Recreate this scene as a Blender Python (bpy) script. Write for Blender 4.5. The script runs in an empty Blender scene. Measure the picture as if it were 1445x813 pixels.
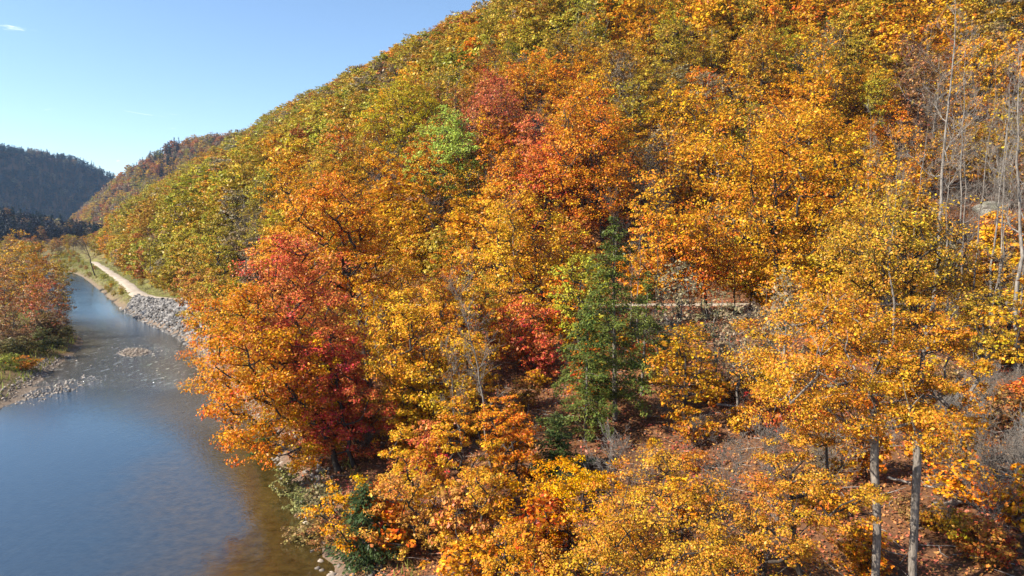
import bpy, math, random
import numpy as np
from mathutils import Vector

R = math.radians
sc = bpy.context.scene
COL = sc.collection

# ------------------------------------------------------------------ camera
CAM_Z = 18.0
PITCH = R(5.12)
FPX = 960.0                      # focal length in pixels of the 1445 px wide photograph
cam_d = bpy.data.cameras.new('camera')
cam_d.sensor_width = 36.0
cam_d.lens = 36.0 * FPX / 1445.0
cam_d.clip_start = 0.1
cam_d.clip_end = 30000.0
cam = bpy.data.objects.new('camera', cam_d)
COL.objects.link(cam)
cam.location = (0, 0, CAM_Z)
cam.rotation_euler = (R(90) - PITCH, 0, 0)
sc.camera = cam

# ------------------------------------------------------------------ world, sun, exposure
SUN_EL = R(38.0)
SUN_DIR = Vector((-math.cos(SUN_EL) * math.cos(R(18)), -math.cos(SUN_EL) * math.sin(R(18)), math.sin(SUN_EL)))  # towards the sun
world = bpy.data.worlds.new('World')
sc.world = world
world.use_nodes = True
wn, wl = world.node_tree.nodes, world.node_tree.links
wn.clear()
w_out = wn.new('ShaderNodeOutputWorld')
w_bg = wn.new('ShaderNodeBackground')
sky = wn.new('ShaderNodeTexSky')
sky.sky_type = 'NISHITA'
sky.sun_disc = False
sky.sun_elevation = SUN_EL
sky.sun_rotation = math.atan2(SUN_DIR.x, SUN_DIR.y)
sky.altitude = 300
sky.air_density = 1.0
sky.dust_density = 0.0
sky.ozone_density = 3.0
w_bg.inputs['Strength'].default_value = 0.092
# sparse cirrus wisps over the whole sky
tc = wn.new('ShaderNodeTexCoord')
sep = wn.new('ShaderNodeSeparateXYZ'); wl.new(tc.outputs['Generated'], sep.inputs[0])
zc = wn.new('ShaderNodeMath'); zc.operation = 'MAXIMUM'; zc.inputs[1].default_value = 0.06; wl.new(sep.outputs['Z'], zc.inputs[0])
dx = wn.new('ShaderNodeMath'); dx.operation = 'DIVIDE'; wl.new(sep.outputs['X'], dx.inputs[0]); wl.new(zc.outputs[0], dx.inputs[1])
dy = wn.new('ShaderNodeMath'); dy.operation = 'DIVIDE'; wl.new(sep.outputs['Y'], dy.inputs[0]); wl.new(zc.outputs[0], dy.inputs[1])
cmb = wn.new('ShaderNodeCombineXYZ'); wl.new(dx.outputs[0], cmb.inputs[0]); wl.new(dy.outputs[0], cmb.inputs[1])
cn = wn.new('ShaderNodeTexNoise'); cn.inputs['Scale'].default_value = 1.7; cn.inputs['Detail'].default_value = 7
cn.inputs['Roughness'].default_value = 0.62; cn.inputs['Distortion'].default_value = 0.5
cadd = wn.new('ShaderNodeVectorMath'); cadd.operation = 'ADD'; cadd.inputs[1].default_value = (-0.12, 1.484, 0)
wl.new(cmb.outputs[0], cadd.inputs[0]); wl.new(cadd.outputs[0], cn.inputs['Vector'])
cr = wn.new('ShaderNodeMapRange'); cr.inputs['From Min'].default_value = 0.665; cr.inputs['From Max'].default_value = 0.80
wl.new(cn.outputs[0], cr.inputs[0])
mixc = wn.new('ShaderNodeMix'); mixc.data_type = 'RGBA'
mixc.inputs['B'].default_value = (8.0, 8.2, 8.6, 1)
wl.new(cr.outputs[0], mixc.inputs['Factor']); wl.new(sky.outputs[0], mixc.inputs['A'])
wl.new(mixc.outputs['Result'], w_bg.inputs['Color'])
wl.new(w_bg.outputs[0], w_out.inputs[0])

sun_d = bpy.data.lights.new('sun', 'SUN')
sun_d.energy = 5.0
sun_d.angle = R(0.55)
sun_d.color = (1.0, 0.93, 0.82)
sun = bpy.data.objects.new('sun', sun_d)
COL.objects.link(sun)
sun.rotation_euler = SUN_DIR.to_track_quat('Z', 'Y').to_euler()
sun.location = (-60, 0, 120)

vs = sc.view_settings
vs.view_transform = 'Standard'
vs.look = 'None'
vs.exposure = 1.24
vs.gamma = 1.0
vs.use_curve_mapping = False
sc.cycles.max_bounces = 6
sc.cycles.diffuse_bounces = 2
sc.cycles.glossy_bounces = 3
sc.cycles.transmission_bounces = 4
sc.cycles.volume_bounces = 0
sc.cycles.transparent_max_bounces = 8
sc.cycles.use_denoising = True

rng = np.random.default_rng(7)

# ------------------------------------------------------------------ projection helpers
CP, SP = math.cos(PITCH), math.sin(PITCH)
def project(x, y, z):
    dz = z - CAM_Z
    f = y * CP - dz * SP
    up = y * SP + dz * CP
    f = np.maximum(f, 1e-3)
    return 722.5 + FPX * x / f, 406.5 - FPX * up / f

def ray(px, py):
    u = (px - 722.5) / FPX; v = (406.5 - py) / FPX
    d = np.array([u, CP + v * SP, -SP + v * CP])
    return d / d[1]

# ------------------------------------------------------------------ terrain function
RB = np.array([(40, -140), (6, -12), (-3, 18), (-9, 34), (-18, 52), (-31, 75), (-43, 94), (-51, 106), (-57, 114),
               (-80, 142), (-126, 206), (-166, 260), (-190, 281), (-240, 297), (-320, 306), (-700, 296)], float)
LB = np.array([(-40, -140), (-46, -10), (-48, 30), (-50, 62), (-58, 84), (-66, 103), (-74, 114), (-92, 134),
               (-124, 180), (-160, 228), (-188, 262), (-235, 281), (-320, 288), (-700, 278)], float)
TR = np.array([(900, 240), (420, 120), (220, 96), (130, 90), (60, 89), (0, 92), (-35, 107), (-58, 127), (-69, 140),
               (-86.0, 157), (-111.0, 194), (-159, 264), (-232, 370), (-268, 430), (-286, 505), (-274, 600),
               (-225, 700), (-100, 800), (120, 900), (600, 1000)], float)
TRZ = np.array([8, 8, 8, 8, 8, 7.5, 6, 4.0, 2.9, 2.4, 2.4, 2.4, 2.4, 2.6, 3.2, 4.5, 6, 7, 8, 9], float)

def smooth_poly(P, Z=None, n=4):
    """Catmull-Rom refinement of a polyline"""
    out, oz = [], []
    for i in range(len(P) - 1):
        p0 = P[max(i - 1, 0)]; p1 = P[i]; p2 = P[i + 1]; p3 = P[min(i + 2, len(P) - 1)]
        for k in range(n):
            t = k / n
            out.append(0.5 * (2 * p1 + (p2 - p0) * t + (2 * p0 - 5 * p1 + 4 * p2 - p3) * t * t + (3 * p1 - p0 - 3 * p2 + p3) * t ** 3))
            if Z is not None: oz.append(Z[i] * (1 - t) + Z[i + 1] * t)
    out.append(P[-1])
    if Z is not None:
        oz.append(Z[-1]); return np.array(out), np.array(oz)
    return np.array(out)
RBs = smooth_poly(RB, n=3); LBs = smooth_poly(LB, n=3)
TRs, TRZs = smooth_poly(TR, TRZ, n=3)

def sdist(x, y, poly, val=None):
    """distance to a polyline, side (>0 = right of heading), interpolated value"""
    best = np.full(x.shape, 1e18); side = np.zeros(x.shape); vv = np.zeros(x.shape)
    for i in range(len(poly) - 1):
        a, b = poly[i], poly[i + 1]
        d = b - a; L2 = d @ d
        t = np.clip(((x - a[0]) * d[0] + (y - a[1]) * d[1]) / L2, 0, 1)
        ex = x - (a[0] + t * d[0]); ey = y - (a[1] + t * d[1])
        q = ex * ex + ey * ey
        m = q < best
        best = np.where(m, q, best)
        side = np.where(m, -(d[0] * (y - a[1]) - d[1] * (x - a[0])), side)
        if val is not None:
            vv = np.where(m, val[i] + t * (val[i + 1] - val[i]), vv)
    return np.sqrt(best), np.sign(side), vv

H2X = [-900, -800, -750, -700, -640, -560, -472, -300, 0, 400]
H2Z = [-60, -30, 14, 55, 104, 146, 166, 205, 235, 250]
def terrain(x, y):
    x = np.asarray(x, float); y = np.asarray(y, float)
    shp = x.shape
    x = x.ravel(); y = y.ravel()
    dR, sR, _ = sdist(x, y, RBs)
    dL, sL, _ = sdist(x, y, LBs)
    dT, sT, zT = sdist(x, y, TRs, TRZs)
    nz = (np.sin(x * 0.071 + 1.3) * np.cos(y * 0.057 + 0.4) + 0.6 * np.sin(x * 0.153 + y * 0.117) + 0.35 * np.sin(x * 0.31 - y * 0.27 + 2)
          + 0.2 * np.sin(x * 0.71 + y * 0.53) * np.sin(x * 0.37 - y * 0.83))
    # right land below the trail
    e = np.maximum(dT - np.where(sT > 0, 3.3, np.clip(0.4 * dR + 0.7, 1.5, 3.3)), 0)
    t = dR / (dR + e + 1e-6)
    land = zT * t ** 0.8 + 0.45 * np.minimum(1, dR * 0.6) * (1 - t) + 0.35 * nz * np.minimum(1, dR / 12) * np.minimum(1, e / 8)
    # hill above the trail
    s = e
    prof = np.where(s < 108, 0.70 * s, 0.0)
    k = np.clip(s - 108, 0, 90)
    prof = np.where(s >= 108, 0.70 * 108 + 0.70 * k - 0.70 * k * k / 180 + 0.02 * (s - 108), prof)
    prof = prof * np.minimum(1, 0.55 + s / 12)
    big = np.sin(x * 0.021 + 0.7) * np.cos(y * 0.017) + 0.6 * np.sin(x * 0.013 - y * 0.019 + 1.0)
    hill = zT + prof + np.minimum(1, s / 20) * (0.5 * nz + 1.2 * big * np.minimum(1, s / 80))
    z = np.where((sT > 0), hill, land)
    # left land
    left = np.minimum(1.1, 0.32 * dL) + 0.006 * dL + 0.2 * nz * np.minimum(1, dL / 10)
    isR = sR > 0
    isL = (sL < 0) & ~isR
    bed = -np.minimum(np.minimum(dR, dL) * 0.25, 1.1)
    z = np.where(isR, z, np.where(isL, left, bed))
    # gravel bar and shallow by the left bank
    gb = 0.75 * np.exp(-(((x + 54.5 + 0.5 * (y - 97)) / 2.6) ** 2 + ((y - 97) / 4.0) ** 2) * 1.2) - 0.35
    z = np.where(~isR & ~isL & (gb > -0.3), np.maximum(z, gb), z)
    gb2 = 0.30 * np.exp(-(((x + 51) / 4.5) ** 2 + ((y - 74) / 11) ** 2)) - 0.32
    z = np.where(~isR & ~isL & (gb2 > -0.3), np.maximum(z, gb2), z)
    # far hills
    h2 = np.interp(x, H2X, H2Z) - np.where(y < 1150, 0.62 * (1150 - y), 0.1 * (y - 1150)) + 5 * big
    px_, py_ = x + 1500, y - 1000
    cd = (px_ * 900 - py_ * 390) / math.hypot(900, 390) * 1.0         # distance to the right of the far crest
    al = (px_ * 390 + py_ * 900) / math.hypot(900, 390)
    hc = np.interp(al, [-600, 0, 690, 880, 985, 1060, 1200, 1500], [206, 206, 203, 188, 152, 118, 60, 0])
    h3 = hc + 3 * big - np.where(cd > 0, 1.15 * cd, -0.03 * cd)
    h4 = 35 * np.exp(-(((x + 520) / 115) ** 2 + ((y - 560) / 190) ** 2)) - 2
    far = np.maximum(np.maximum(h2, h3), h4)
    z = np.where(y > 330, np.maximum(z, far), z)
    return z.reshape(shp)

def tz(x, y):
    return float(terrain(np.array([x]), np.array([y]))[0])

def hit(px, py, y0=20, y1=2500):
    """where the ground is seen at a pixel of the photograph"""
    d = ray(px, py)
    ys = np.geomspace(y0, y1, 900)
    h = terrain(d[0] * ys, ys) - (CAM_Z + d[2] * ys)
    i = int(np.argmax(h > 0))
    return d[0] * ys[i], ys[i]

# ------------------------------------------------------------------ materials
def nodes(m):
    m.use_nodes = True
    n = m.node_tree.nodes; n.clear()
    return n, m.node_tree.links

def leaf_material(name, inst=False, fixed=None, trans=0.26):
    m = bpy.data.materials.new(name)
    n, l = nodes(m)
    out = n.new('ShaderNodeOutputMaterial')
    if fixed:
        src = n.new('ShaderNodeRGB'); src.outputs[0].default_value = (*fixed, 1); col = src.outputs[0]
    elif inst:
        src = n.new('ShaderNodeAttribute'); src.attribute_type = 'INSTANCER'; src.attribute_name = 'tint'; col = src.outputs['Color']
    else:
        src = n.new('ShaderNodeObjectInfo'); col = src.outputs['Color']
    var = n.new('ShaderNodeAttribute'); var.attribute_name = 'var'
    tcn = n.new('ShaderNodeTexCoord')
    oi = n.new('ShaderNodeObjectInfo')
    add = n.new('ShaderNodeVectorMath'); add.operation = 'ADD'
    sc_ = n.new('ShaderNodeMath'); sc_.operation = 'MULTIPLY'; sc_.inputs[1].default_value = 37.0
    l.new(oi.outputs['Random'], sc_.inputs[0])
    l.new(tcn.outputs['Object'], add.inputs[0]); l.new(sc_.outputs[0], add.inputs[1])
    no = n.new('ShaderNodeTexNoise'); no.inputs['Scale'].default_value = 0.32; no.inputs['Detail'].default_value = 2
    l.new(add.outputs[0], no.inputs['Vector'])
    # hue: leaf by leaf plus branch by branch
    h1 = n.new('ShaderNodeMath'); h1.operation = 'MULTIPLY_ADD'; h1.inputs[1].default_value = 0.06; h1.inputs[2].default_value = 0.47
    l.new(var.outputs['Fac'], h1.inputs[0])
    h2 = n.new('ShaderNodeMath'); h2.operation = 'MULTIPLY_ADD'; h2.inputs[1].default_value = 0.095; h2.inputs[2].default_value = -0.044
    l.new(no.outputs[0], h2.inputs[0])
    h3 = n.new('ShaderNodeMath'); h3.operation = 'ADD'; l.new(h1.outputs[0], h3.inputs[0]); l.new(h2.outputs[0], h3.inputs[1])
    # value: pseudo-independent second random from var
    fr = n.new('ShaderNodeMath'); fr.operation = 'MULTIPLY'; fr.inputs[1].default_value = 17.31; l.new(var.outputs['Fac'], fr.inputs[0])
    fr2 = n.new('ShaderNodeMath'); fr2.operation = 'FRACT'; l.new(fr.outputs[0], fr2.inputs[0])
    v1 = n.new('ShaderNodeMapRange'); v1.inputs['To Min'].default_value = 0.5; v1.inputs['To Max'].default_value = 1.4
    l.new(fr2.outputs[0], v1.inputs[0])
    hs = n.new('ShaderNodeHueSaturation'); hs.inputs['Saturation'].default_value = 1.04; l.new(col, hs.inputs['Color'])
    l.new(h3.outputs[0], hs.inputs['Hue']); l.new(v1.outputs[0], hs.inputs['Value'])
    df = n.new('ShaderNodeBsdfPrincipled'); df.inputs['Roughness'].default_value = 0.42
    df.inputs['Specular IOR Level'].default_value = 0.15
    l.new(hs.outputs[0], df.inputs['Base Color'])
    tr = n.new('ShaderNodeBsdfTranslucent'); l.new(hs.outputs[0], tr.inputs['Color'])
    mx = n.new('ShaderNodeMixShader'); mx.inputs[0].default_value = trans
    l.new(df.outputs[0], mx.inputs[1]); l.new(tr.outputs[0], mx.inputs[2])
    l.new(mx.outputs[0], out.inputs[0])
    return m

def ramp_material(name, cols, scale=3.0, detail=6, rough=0.9, bump=0.0, bump_scale=None, stretch=None, coord='Object', rough2=0.6, use_var=False):
    """noise through a colour ramp"""
    m = bpy.data.materials.new(name)
    n, l = nodes(m)
    out = n.new('ShaderNodeOutputMaterial'); b = n.new('ShaderNodeBsdfPrincipled')
    b.inputs['Roughness'].default_value = rough; b.inputs['Specular IOR Level'].default_value = 0.25
    t = n.new('ShaderNodeTexCoord'); mp = n.new('ShaderNodeMapping')
    if stretch: mp.inputs['Scale'].default_value = stretch
    l.new(t.outputs[coord], mp.inputs[0])
    no = n.new('ShaderNodeTexNoise'); no.inputs['Scale'].default_value = scale; no.inputs['Detail'].default_value = detail
    no.inputs['Roughness'].default_value = rough2
    l.new(mp.outputs[0], no.inputs['Vector'])
    rp = n.new('ShaderNodeValToRGB')
    el = rp.color_ramp.elements
    while len(el) < len(cols): el.new(0.5)
    for i, (p, c) in enumerate(cols):
        el[i].position = p; el[i].color = (*c, 1)
    l.new(no.outputs[0], rp.inputs[0])
    if use_var:                                  # each stone its own tone
        va = n.new('ShaderNodeAttribute'); va.attribute_name = 'var'
        mr = n.new('ShaderNodeMapRange'); mr.inputs['To Min'].default_value = 0.45; mr.inputs['To Max'].default_value = 1.5
        l.new(va.outputs['Fac'], mr.inputs[0])
        hv = n.new('ShaderNodeHueSaturation'); l.new(rp.outputs[0], hv.inputs['Color']); l.new(mr.outputs[0], hv.inputs['Value'])
        l.new(hv.outputs[0], b.inputs['Base Color'])
    else:
        l.new(rp.outputs[0], b.inputs['Base Color'])
    if bump:
        n2 = n.new('ShaderNodeTexNoise'); n2.inputs['Scale'].default_value = bump_scale or scale * 3; n2.inputs['Detail'].default_value = 5
        l.new(mp.outputs[0], n2.inputs['Vector'])
        bp = n.new('ShaderNodeBump'); bp.inputs['Strength'].default_value = 0.7; bp.inputs['Distance'].default_value = bump
        l.new(n2.outputs[0], bp.inputs['Height']); l.new(bp.outputs[0], b.inputs['Normal'])
    l.new(b.outputs[0], out.inputs[0])
    return m

M = {}
M['leaf'] = leaf_material('autumn_leaf')
M['leaf_far'] = leaf_material('far_leaf', inst=True)
M['needle'] = leaf_material('needle', trans=0.2)
M['litter'] = leaf_material('litter_leaf', fixed=(0.40, 0.155, 0.07), trans=0.1)
M['grass'] = leaf_material('grass_blade', fixed=(0.24, 0.24, 0.055), trans=0.3)
M['bark'] = ramp_material('dark_bark', [(0.3, (0.022, 0.016, 0.012)), (0.7, (0.075, 0.058, 0.045))], 6, 6, 0.95, 0.03, 14, (1, 1, 0.25))
M['bark_pale'] = ramp_material('pale_bark', [(0.35, (0.10, 0.085, 0.07)), (0.68, (0.30, 0.265, 0.225))], 5, 6, 0.9, 0.02, 12, (1, 1, 0.3))
M['bark_grey'] = ramp_material('grey_bark', [(0.36, (0.055, 0.045, 0.036)), (0.62, (0.25, 0.21, 0.17))], 9, 8, 0.95, 0.05, 22, (1, 1, 0.22), rough2=0.75)
M['stone'] = ramp_material('grey_stone', [(0.3, (0.07, 0.062, 0.055)), (0.7, (0.27, 0.25, 0.23))], 0.35, 8, 0.85, 0.03, 9, use_var=True)
M['boulder'] = ramp_material('mossy_boulder', [(0.3, (0.10, 0.11, 0.05)), (0.5, (0.20, 0.19, 0.16)), (0.8, (0.36, 0.33, 0.28))], 1.1, 8, 0.9, 0.05, 6)
M['gravel'] = ramp_material('river_gravel', [(0.3, (0.14, 0.11, 0.085)), (0.75, (0.42, 0.35, 0.28))], 1.3, 8, 0.85, 0.02, 12, use_var=True)
M['log'] = ramp_material('weathered_wood', [(0.3, (0.15, 0.125, 0.10)), (0.75, (0.42, 0.37, 0.31))], 4, 6, 0.9, 0.02, 16, (1, 1, 0.3))
M['trail'] = ramp_material('trail_gravel', [(0.3, (0.25, 0.195, 0.14)), (0.7, (0.50, 0.42, 0.33))], 0.6, 9, 0.95, 0.02, 20)

def ground_material():
    m = bpy.data.materials.new('forest_floor')
    n, l = nodes(m)
    out = n.new('ShaderNodeOutputMaterial'); b = n.new('ShaderNodeBsdfPrincipled'); b.inputs['Roughness'].default_value = 0.95
    b.inputs['Specular IOR Level'].default_value = 0.15
    t = n.new('ShaderNodeTexCoord')
    no = n.new('ShaderNodeTexNoise'); no.inputs['Scale'].default_value = 3.5; no.inputs['Detail'].default_value = 9; no.inputs['Roughness'].default_value = 0.8
    l.new(t.outputs['Object'], no.inputs['Vector'])
    rp = n.new('ShaderNodeValToRGB'); e = rp.color_ramp.elements; e.new(0.5)
    for i, (p, c) in enumerate([(0.3, (0.045, 0.026, 0.014)), (0.52, (0.17, 0.078, 0.036)), (0.72, (0.32, 0.15, 0.07))]):
        e[i].position = p; e[i].color = (*c, 1)
    l.new(no.outputs[0], rp.inputs[0])
    at = n.new('ShaderNodeAttribute'); at.attribute_name = 'grassy'
    ng = n.new('ShaderNodeTexNoise'); ng.inputs['Scale'].default_value = 0.5; ng.inputs['Detail'].default_value = 6
    l.new(t.outputs['Object'], ng.inputs['Vector'])
    rg = n.new('ShaderNodeValToRGB'); e = rg.color_ramp.elements
    e[0].position = 0.35; e[0].color = (0.085, 0.065, 0.03, 1); e[1].position = 0.65; e[1].color = (0.19, 0.18, 0.05, 1)
    l.new(ng.outputs[0], rg.inputs[0])
    mx = n.new('ShaderNodeMix'); mx.data_type = 'RGBA'
    l.new(at.outputs['Fac'], mx.inputs['Factor']); l.new(rp.outputs[0], mx.inputs['A']); l.new(rg.outputs[0], mx.inputs['B'])
    at2 = n.new('ShaderNodeAttribute'); at2.attribute_name = 'gravelly'
    rk = n.new('ShaderNodeValToRGB'); e = rk.color_ramp.elements
    e[0].position = 0.35; e[0].color = (0.12, 0.095, 0.07, 1); e[1].position = 0.7; e[1].color = (0.27, 0.205, 0.15, 1)
    l.new(no.outputs[0], rk.inputs[0])
    mx2 = n.new('ShaderNodeMix'); mx2.data_type = 'RGBA'
    l.new(at2.outputs['Fac'], mx2.inputs['Factor']); l.new(mx.outputs['Result'], mx2.inputs['A']); l.new(rk.outputs[0], mx2.inputs['B'])
    l.new(mx2.outputs['Result'], b.inputs['Base Color'])
    bp = n.new('ShaderNodeBump'); bp.inputs['Strength'].default_value = 0.8; bp.inputs['Distance'].default_value = 0.12
    l.new(no.outputs[0], bp.inputs['Height']); l.new(bp.outputs[0], b.inputs['Normal'])
    l.new(b.outputs[0], out.inputs[0])
    return m
M['ground'] = ground_material()

def water_material():
    m = bpy.data.materials.new('river_water')
    n, l = nodes(m)
    out = n.new('ShaderNodeOutputMaterial')
    t = n.new('ShaderNodeTexCoord')
    rot = n.new('ShaderNodeMapping'); rot.inputs['Rotation'].default_value = (0, 0, R(-33)); rot.inputs['Scale'].default_value = (1.0, 0.35, 1)
    l.new(t.outputs['Object'], rot.inputs[0])
    # bed seen through shallow water
    nb = n.new('ShaderNodeTexNoise'); nb.inputs['Scale'].default_value = 1.6; nb.inputs['Detail'].default_value = 8; nb.inputs['Roughness'].default_value = 0.7
    l.new(t.outputs['Object'], nb.inputs['Vector'])
    rp = n.new('ShaderNodeValToRGB'); e = rp.color_ramp.elements
    e[0].position = 0.3; e[0].color = (0.014, 0.021, 0.027, 1); e[1].position = 0.75; e[1].color = (0.032, 0.042, 0.048, 1)
    l.new(nb.outputs[0], rp.inputs[0])
    rs = n.new('ShaderNodeValToRGB'); e = rs.color_ramp.elements          # amber shallow bed, darkened to paint in the right-bank tree reflection
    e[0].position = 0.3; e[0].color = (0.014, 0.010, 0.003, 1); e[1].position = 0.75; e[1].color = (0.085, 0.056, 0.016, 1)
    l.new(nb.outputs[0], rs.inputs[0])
    sh = n.new('ShaderNodeAttribute'); sh.attribute_name = 'shallow'  # shallow margins plus the painted tree reflection along the right bank
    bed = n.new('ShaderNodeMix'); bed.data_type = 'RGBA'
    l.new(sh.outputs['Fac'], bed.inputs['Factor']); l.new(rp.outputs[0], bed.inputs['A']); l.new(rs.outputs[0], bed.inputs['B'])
    # ripples: gentle everywhere, strong where the attribute marks the riffle
    n1 = n.new('ShaderNodeTexNoise'); n1.inputs['Scale'].default_value = 0.8; n1.inputs['Detail'].default_value = 5; n1.inputs['Roughness'].default_value = 0.6
    l.new(rot.outputs[0], n1.inputs['Vector'])
    n2 = n.new('ShaderNodeTexNoise'); n2.inputs['Scale'].default_value = 4.5; n2.inputs['Detail'].default_value = 4
    l.new(t.outputs['Object'], n2.inputs['Vector'])
    at = n.new('ShaderNodeAttribute'); at.attribute_name = 'riffle'
    st = n.new('ShaderNodeMath'); st.operation = 'MULTIPLY_ADD'; st.inputs[1].default_value = 0.9; st.inputs[2].default_value = 0.010
    l.new(at.outputs['Fac'], st.inputs[0])
    ad = n.new('ShaderNodeMath'); ad.operation = 'ADD'; l.new(n1.outputs[0], ad.inputs[0]); l.new(n2.outputs[0], ad.inputs[1])
    bp = n.new('ShaderNodeBump'); bp.inputs['Strength'].default_value = 1.0
    l.new(ad.outputs[0], bp.inputs['Height']); l.new(st.outputs[0], bp.inputs['Distance'])
    df = n.new('ShaderNodeBsdfDiffuse'); nf = n.new('ShaderNodeTexNoise'); nf.inputs['Scale'].default_value = 1.5; nf.inputs['Detail'].default_value = 6; nf.inputs['Roughness'].default_value = 0.7
    l.new(rot.outputs[0], nf.inputs['Vector'])
    fm = n.new('ShaderNodeMapRange'); fm.inputs['From Min'].default_value = 0.56; fm.inputs['From Max'].default_value = 0.72; l.new(nf.outputs[0], fm.inputs[0])
    fq = n.new('ShaderNodeMath'); fq.operation = 'MULTIPLY'; l.new(fm.outputs[0], fq.inputs[0]); l.new(at.outputs['Fac'], fq.inputs[1])
    foam = n.new('ShaderNodeMix'); foam.data_type = 'RGBA'; foam.inputs['B'].default_value = (0.30, 0.31, 0.31, 1)   # broken water over the stones
    l.new(fq.outputs[0], foam.inputs['Factor']); l.new(bed.outputs['Result'], foam.inputs['A'])
    l.new(foam.outputs['Result'], df.inputs['Color'])
    gl = n.new('ShaderNodeBsdfGlossy'); gl.inputs['Roughness'].default_value = 0.06; gl.inputs['Color'].default_value = (0.9, 0.96, 1.0, 1)
    l.new(bp.outputs[0], gl.inputs['Normal'])
    fr = n.new('ShaderNodeFresnel'); fr.inputs['IOR'].default_value = 2.1; l.new(bp.outputs[0], fr.inputs['Normal'])
    mx = n.new('ShaderNodeMixShader'); l.new(fr.outputs[0], mx.inputs[0]); l.new(df.outputs[0], mx.inputs[1]); l.new(gl.outputs[0], mx.inputs[2])
    l.new(mx.outputs[0], out.inputs[0])
    return m
M['water'] = water_material()

# ------------------------------------------------------------------ mesh helpers
def mesh_np(name, V, faces, mats, mat_idx=None, fattr=None, vattr=None, smooth=False):
    """faces: list of (n,k) int arrays; mat_idx: material slot per array"""
    me = bpy.data.meshes.new(name)
    V = np.asarray(V, np.float32)
    me.vertices.add(len(V)); me.vertices.foreach_set('co', V.ravel())
    loops = np.concatenate([f.ravel() for f in faces]).astype(np.int32)
    tot = np.concatenate([np.full(len(f), f.shape[1], np.int32) for f in faces])
    start = np.concatenate([[0], np.cumsum(tot)[:-1]]).astype(np.int32)
    me.loops.add(len(loops)); me.loops.foreach_set('vertex_index', loops)
    me.polygons.add(len(tot)); me.polygons.foreach_set('loop_start', start)
    if mat_idx is not None:
        mi = np.concatenate([np.full(len(f), k, np.int32) for f, k in zip(faces, mat_idx)])
        me.polygons.foreach_set('material_index', mi)
    if smooth:
        me.polygons.foreach_set('use_smooth', np.ones(len(tot), bool))
    for mt in mats: me.materials.append(mt)
    for k, a in (fattr or {}).items():
        at = me.attributes.new(k, 'FLOAT', 'FACE'); at.data.foreach_set('value', np.asarray(a, np.float32))
    for k, a in (vattr or {}).items():
        at = me.attributes.new(k, 'FLOAT', 'POINT'); at.data.foreach_set('value', np.asarray(a, np.float32))
    me.update(calc_edges=True)
    me.validate()
    return me

def add(name, data, parent=None, loc=None, label=None, category=None, group=None, kind=None):
    o = bpy.data.objects.new(name, data)
    COL.objects.link(o)
    if parent: o.parent = parent
    if loc is not None: o.location = loc
    if label: o['label'] = label
    if category: o['category'] = category
    if group: o['group'] = group
    if kind: o['kind'] = kind
    return o

# ------------------------------------------------------------------ ground sheet
def graded(lo, a, b, hi, step, n):
    core = np.arange(a, b + step * 0.5, step)
    left = a - np.geomspace(step, a - lo, n)[::-1]
    right = b + np.geomspace(step, hi - b, n)
    return np.concatenate([left, core, right])
gx = graded(-3600, -175, 110, 3600, 1.8, 26)
gy = graded(-700, -10, 270, 5200, 1.8, 26)
gx = np.sort(np.concatenate([gx[(gx > -185) & (gx < 120)], np.arange(-1640, -190, 14.0), np.arange(125, 420, 10.0), [-3600, -3000, -2500, -2100, -1850, 480, 600, 800, 1200, 1800, 2600, 3600]]))
gy = np.sort(np.concatenate([gy[(gy > -20) & (gy < 276)], np.arange(282, 420, 6.0), np.arange(420, 2320, 14.0), [-700, -450, -300, -200, -130, -90, -60, -40, 2450, 2700, 3100, 3700, 4400, 5200]]))
GX, GY = np.meshgrid(gx, gy)
GZ = terrain(GX, GY)
nx_, ny_ = len(gx), len(gy)
idx = np.arange(nx_ * ny_).reshape(ny_, nx_)
F = np.stack([idx[:-1, :-1], idx[:-1, 1:], idx[1:, 1:], idx[1:, :-1]], -1).reshape(-1, 4)
dT_, sT_, _ = sdist(GX.ravel(), GY.ravel(), TRs)
dR_, sR_, _ = sdist(GX.ravel(), GY.ravel(), RBs)
dL_, sL_, _ = sdist(GX.ravel(), GY.ravel(), LBs)
gxr, gyr = GX.ravel(), GY.ravel()
grassy = np.where((gyr > 138) & (sR_ > 0), np.clip(1.3 - np.maximum(0, dT_ - 6) / 10, 0, 1) * np.where(sT_ > 0, np.clip(1.6 - dT_ / 8, 0, 1), 1), 0)
grassy = np.maximum(grassy, np.where((sL_ < 0) & (sR_ < 0), np.clip(1 - dL_ / 14, 0, 0.4), 0))
grassy = np.maximum(grassy, np.where((gyr > 330) & (sT_ < 0) & (GZ.ravel() < 5), 0.7, 0))
gravelly = np.where((sR_ < 0) & (sL_ > 0), 1.0, 0.0)
gravelly = np.maximum(gravelly, np.where((sR_ > 0), np.clip(1 - dR_ / 1.1, 0, 1) * 0.7, 0))
gravelly = np.maximum(gravelly, np.where((sT_ < 0) & (sR_ > 0) & (gyr > 96) & (gyr < 150) & (gxr < -30), np.clip(1.4 - dT_ / 9, 0, 1), 0))
gravelly = np.maximum(gravelly, np.where((sL_ < 0) & (gyr < 90), np.clip(1 - dL_ / 3, 0, 1), 0))
me = mesh_np('ground', np.stack([GX, GY, GZ], -1).reshape(-1, 3), [F], [M['ground']],
             vattr={'grassy': grassy, 'gravelly': gravelly}, smooth=True)
add('ground', me, kind='structure', label='wooded valley floor and hillsides strewn with brown leaf litter')

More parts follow.
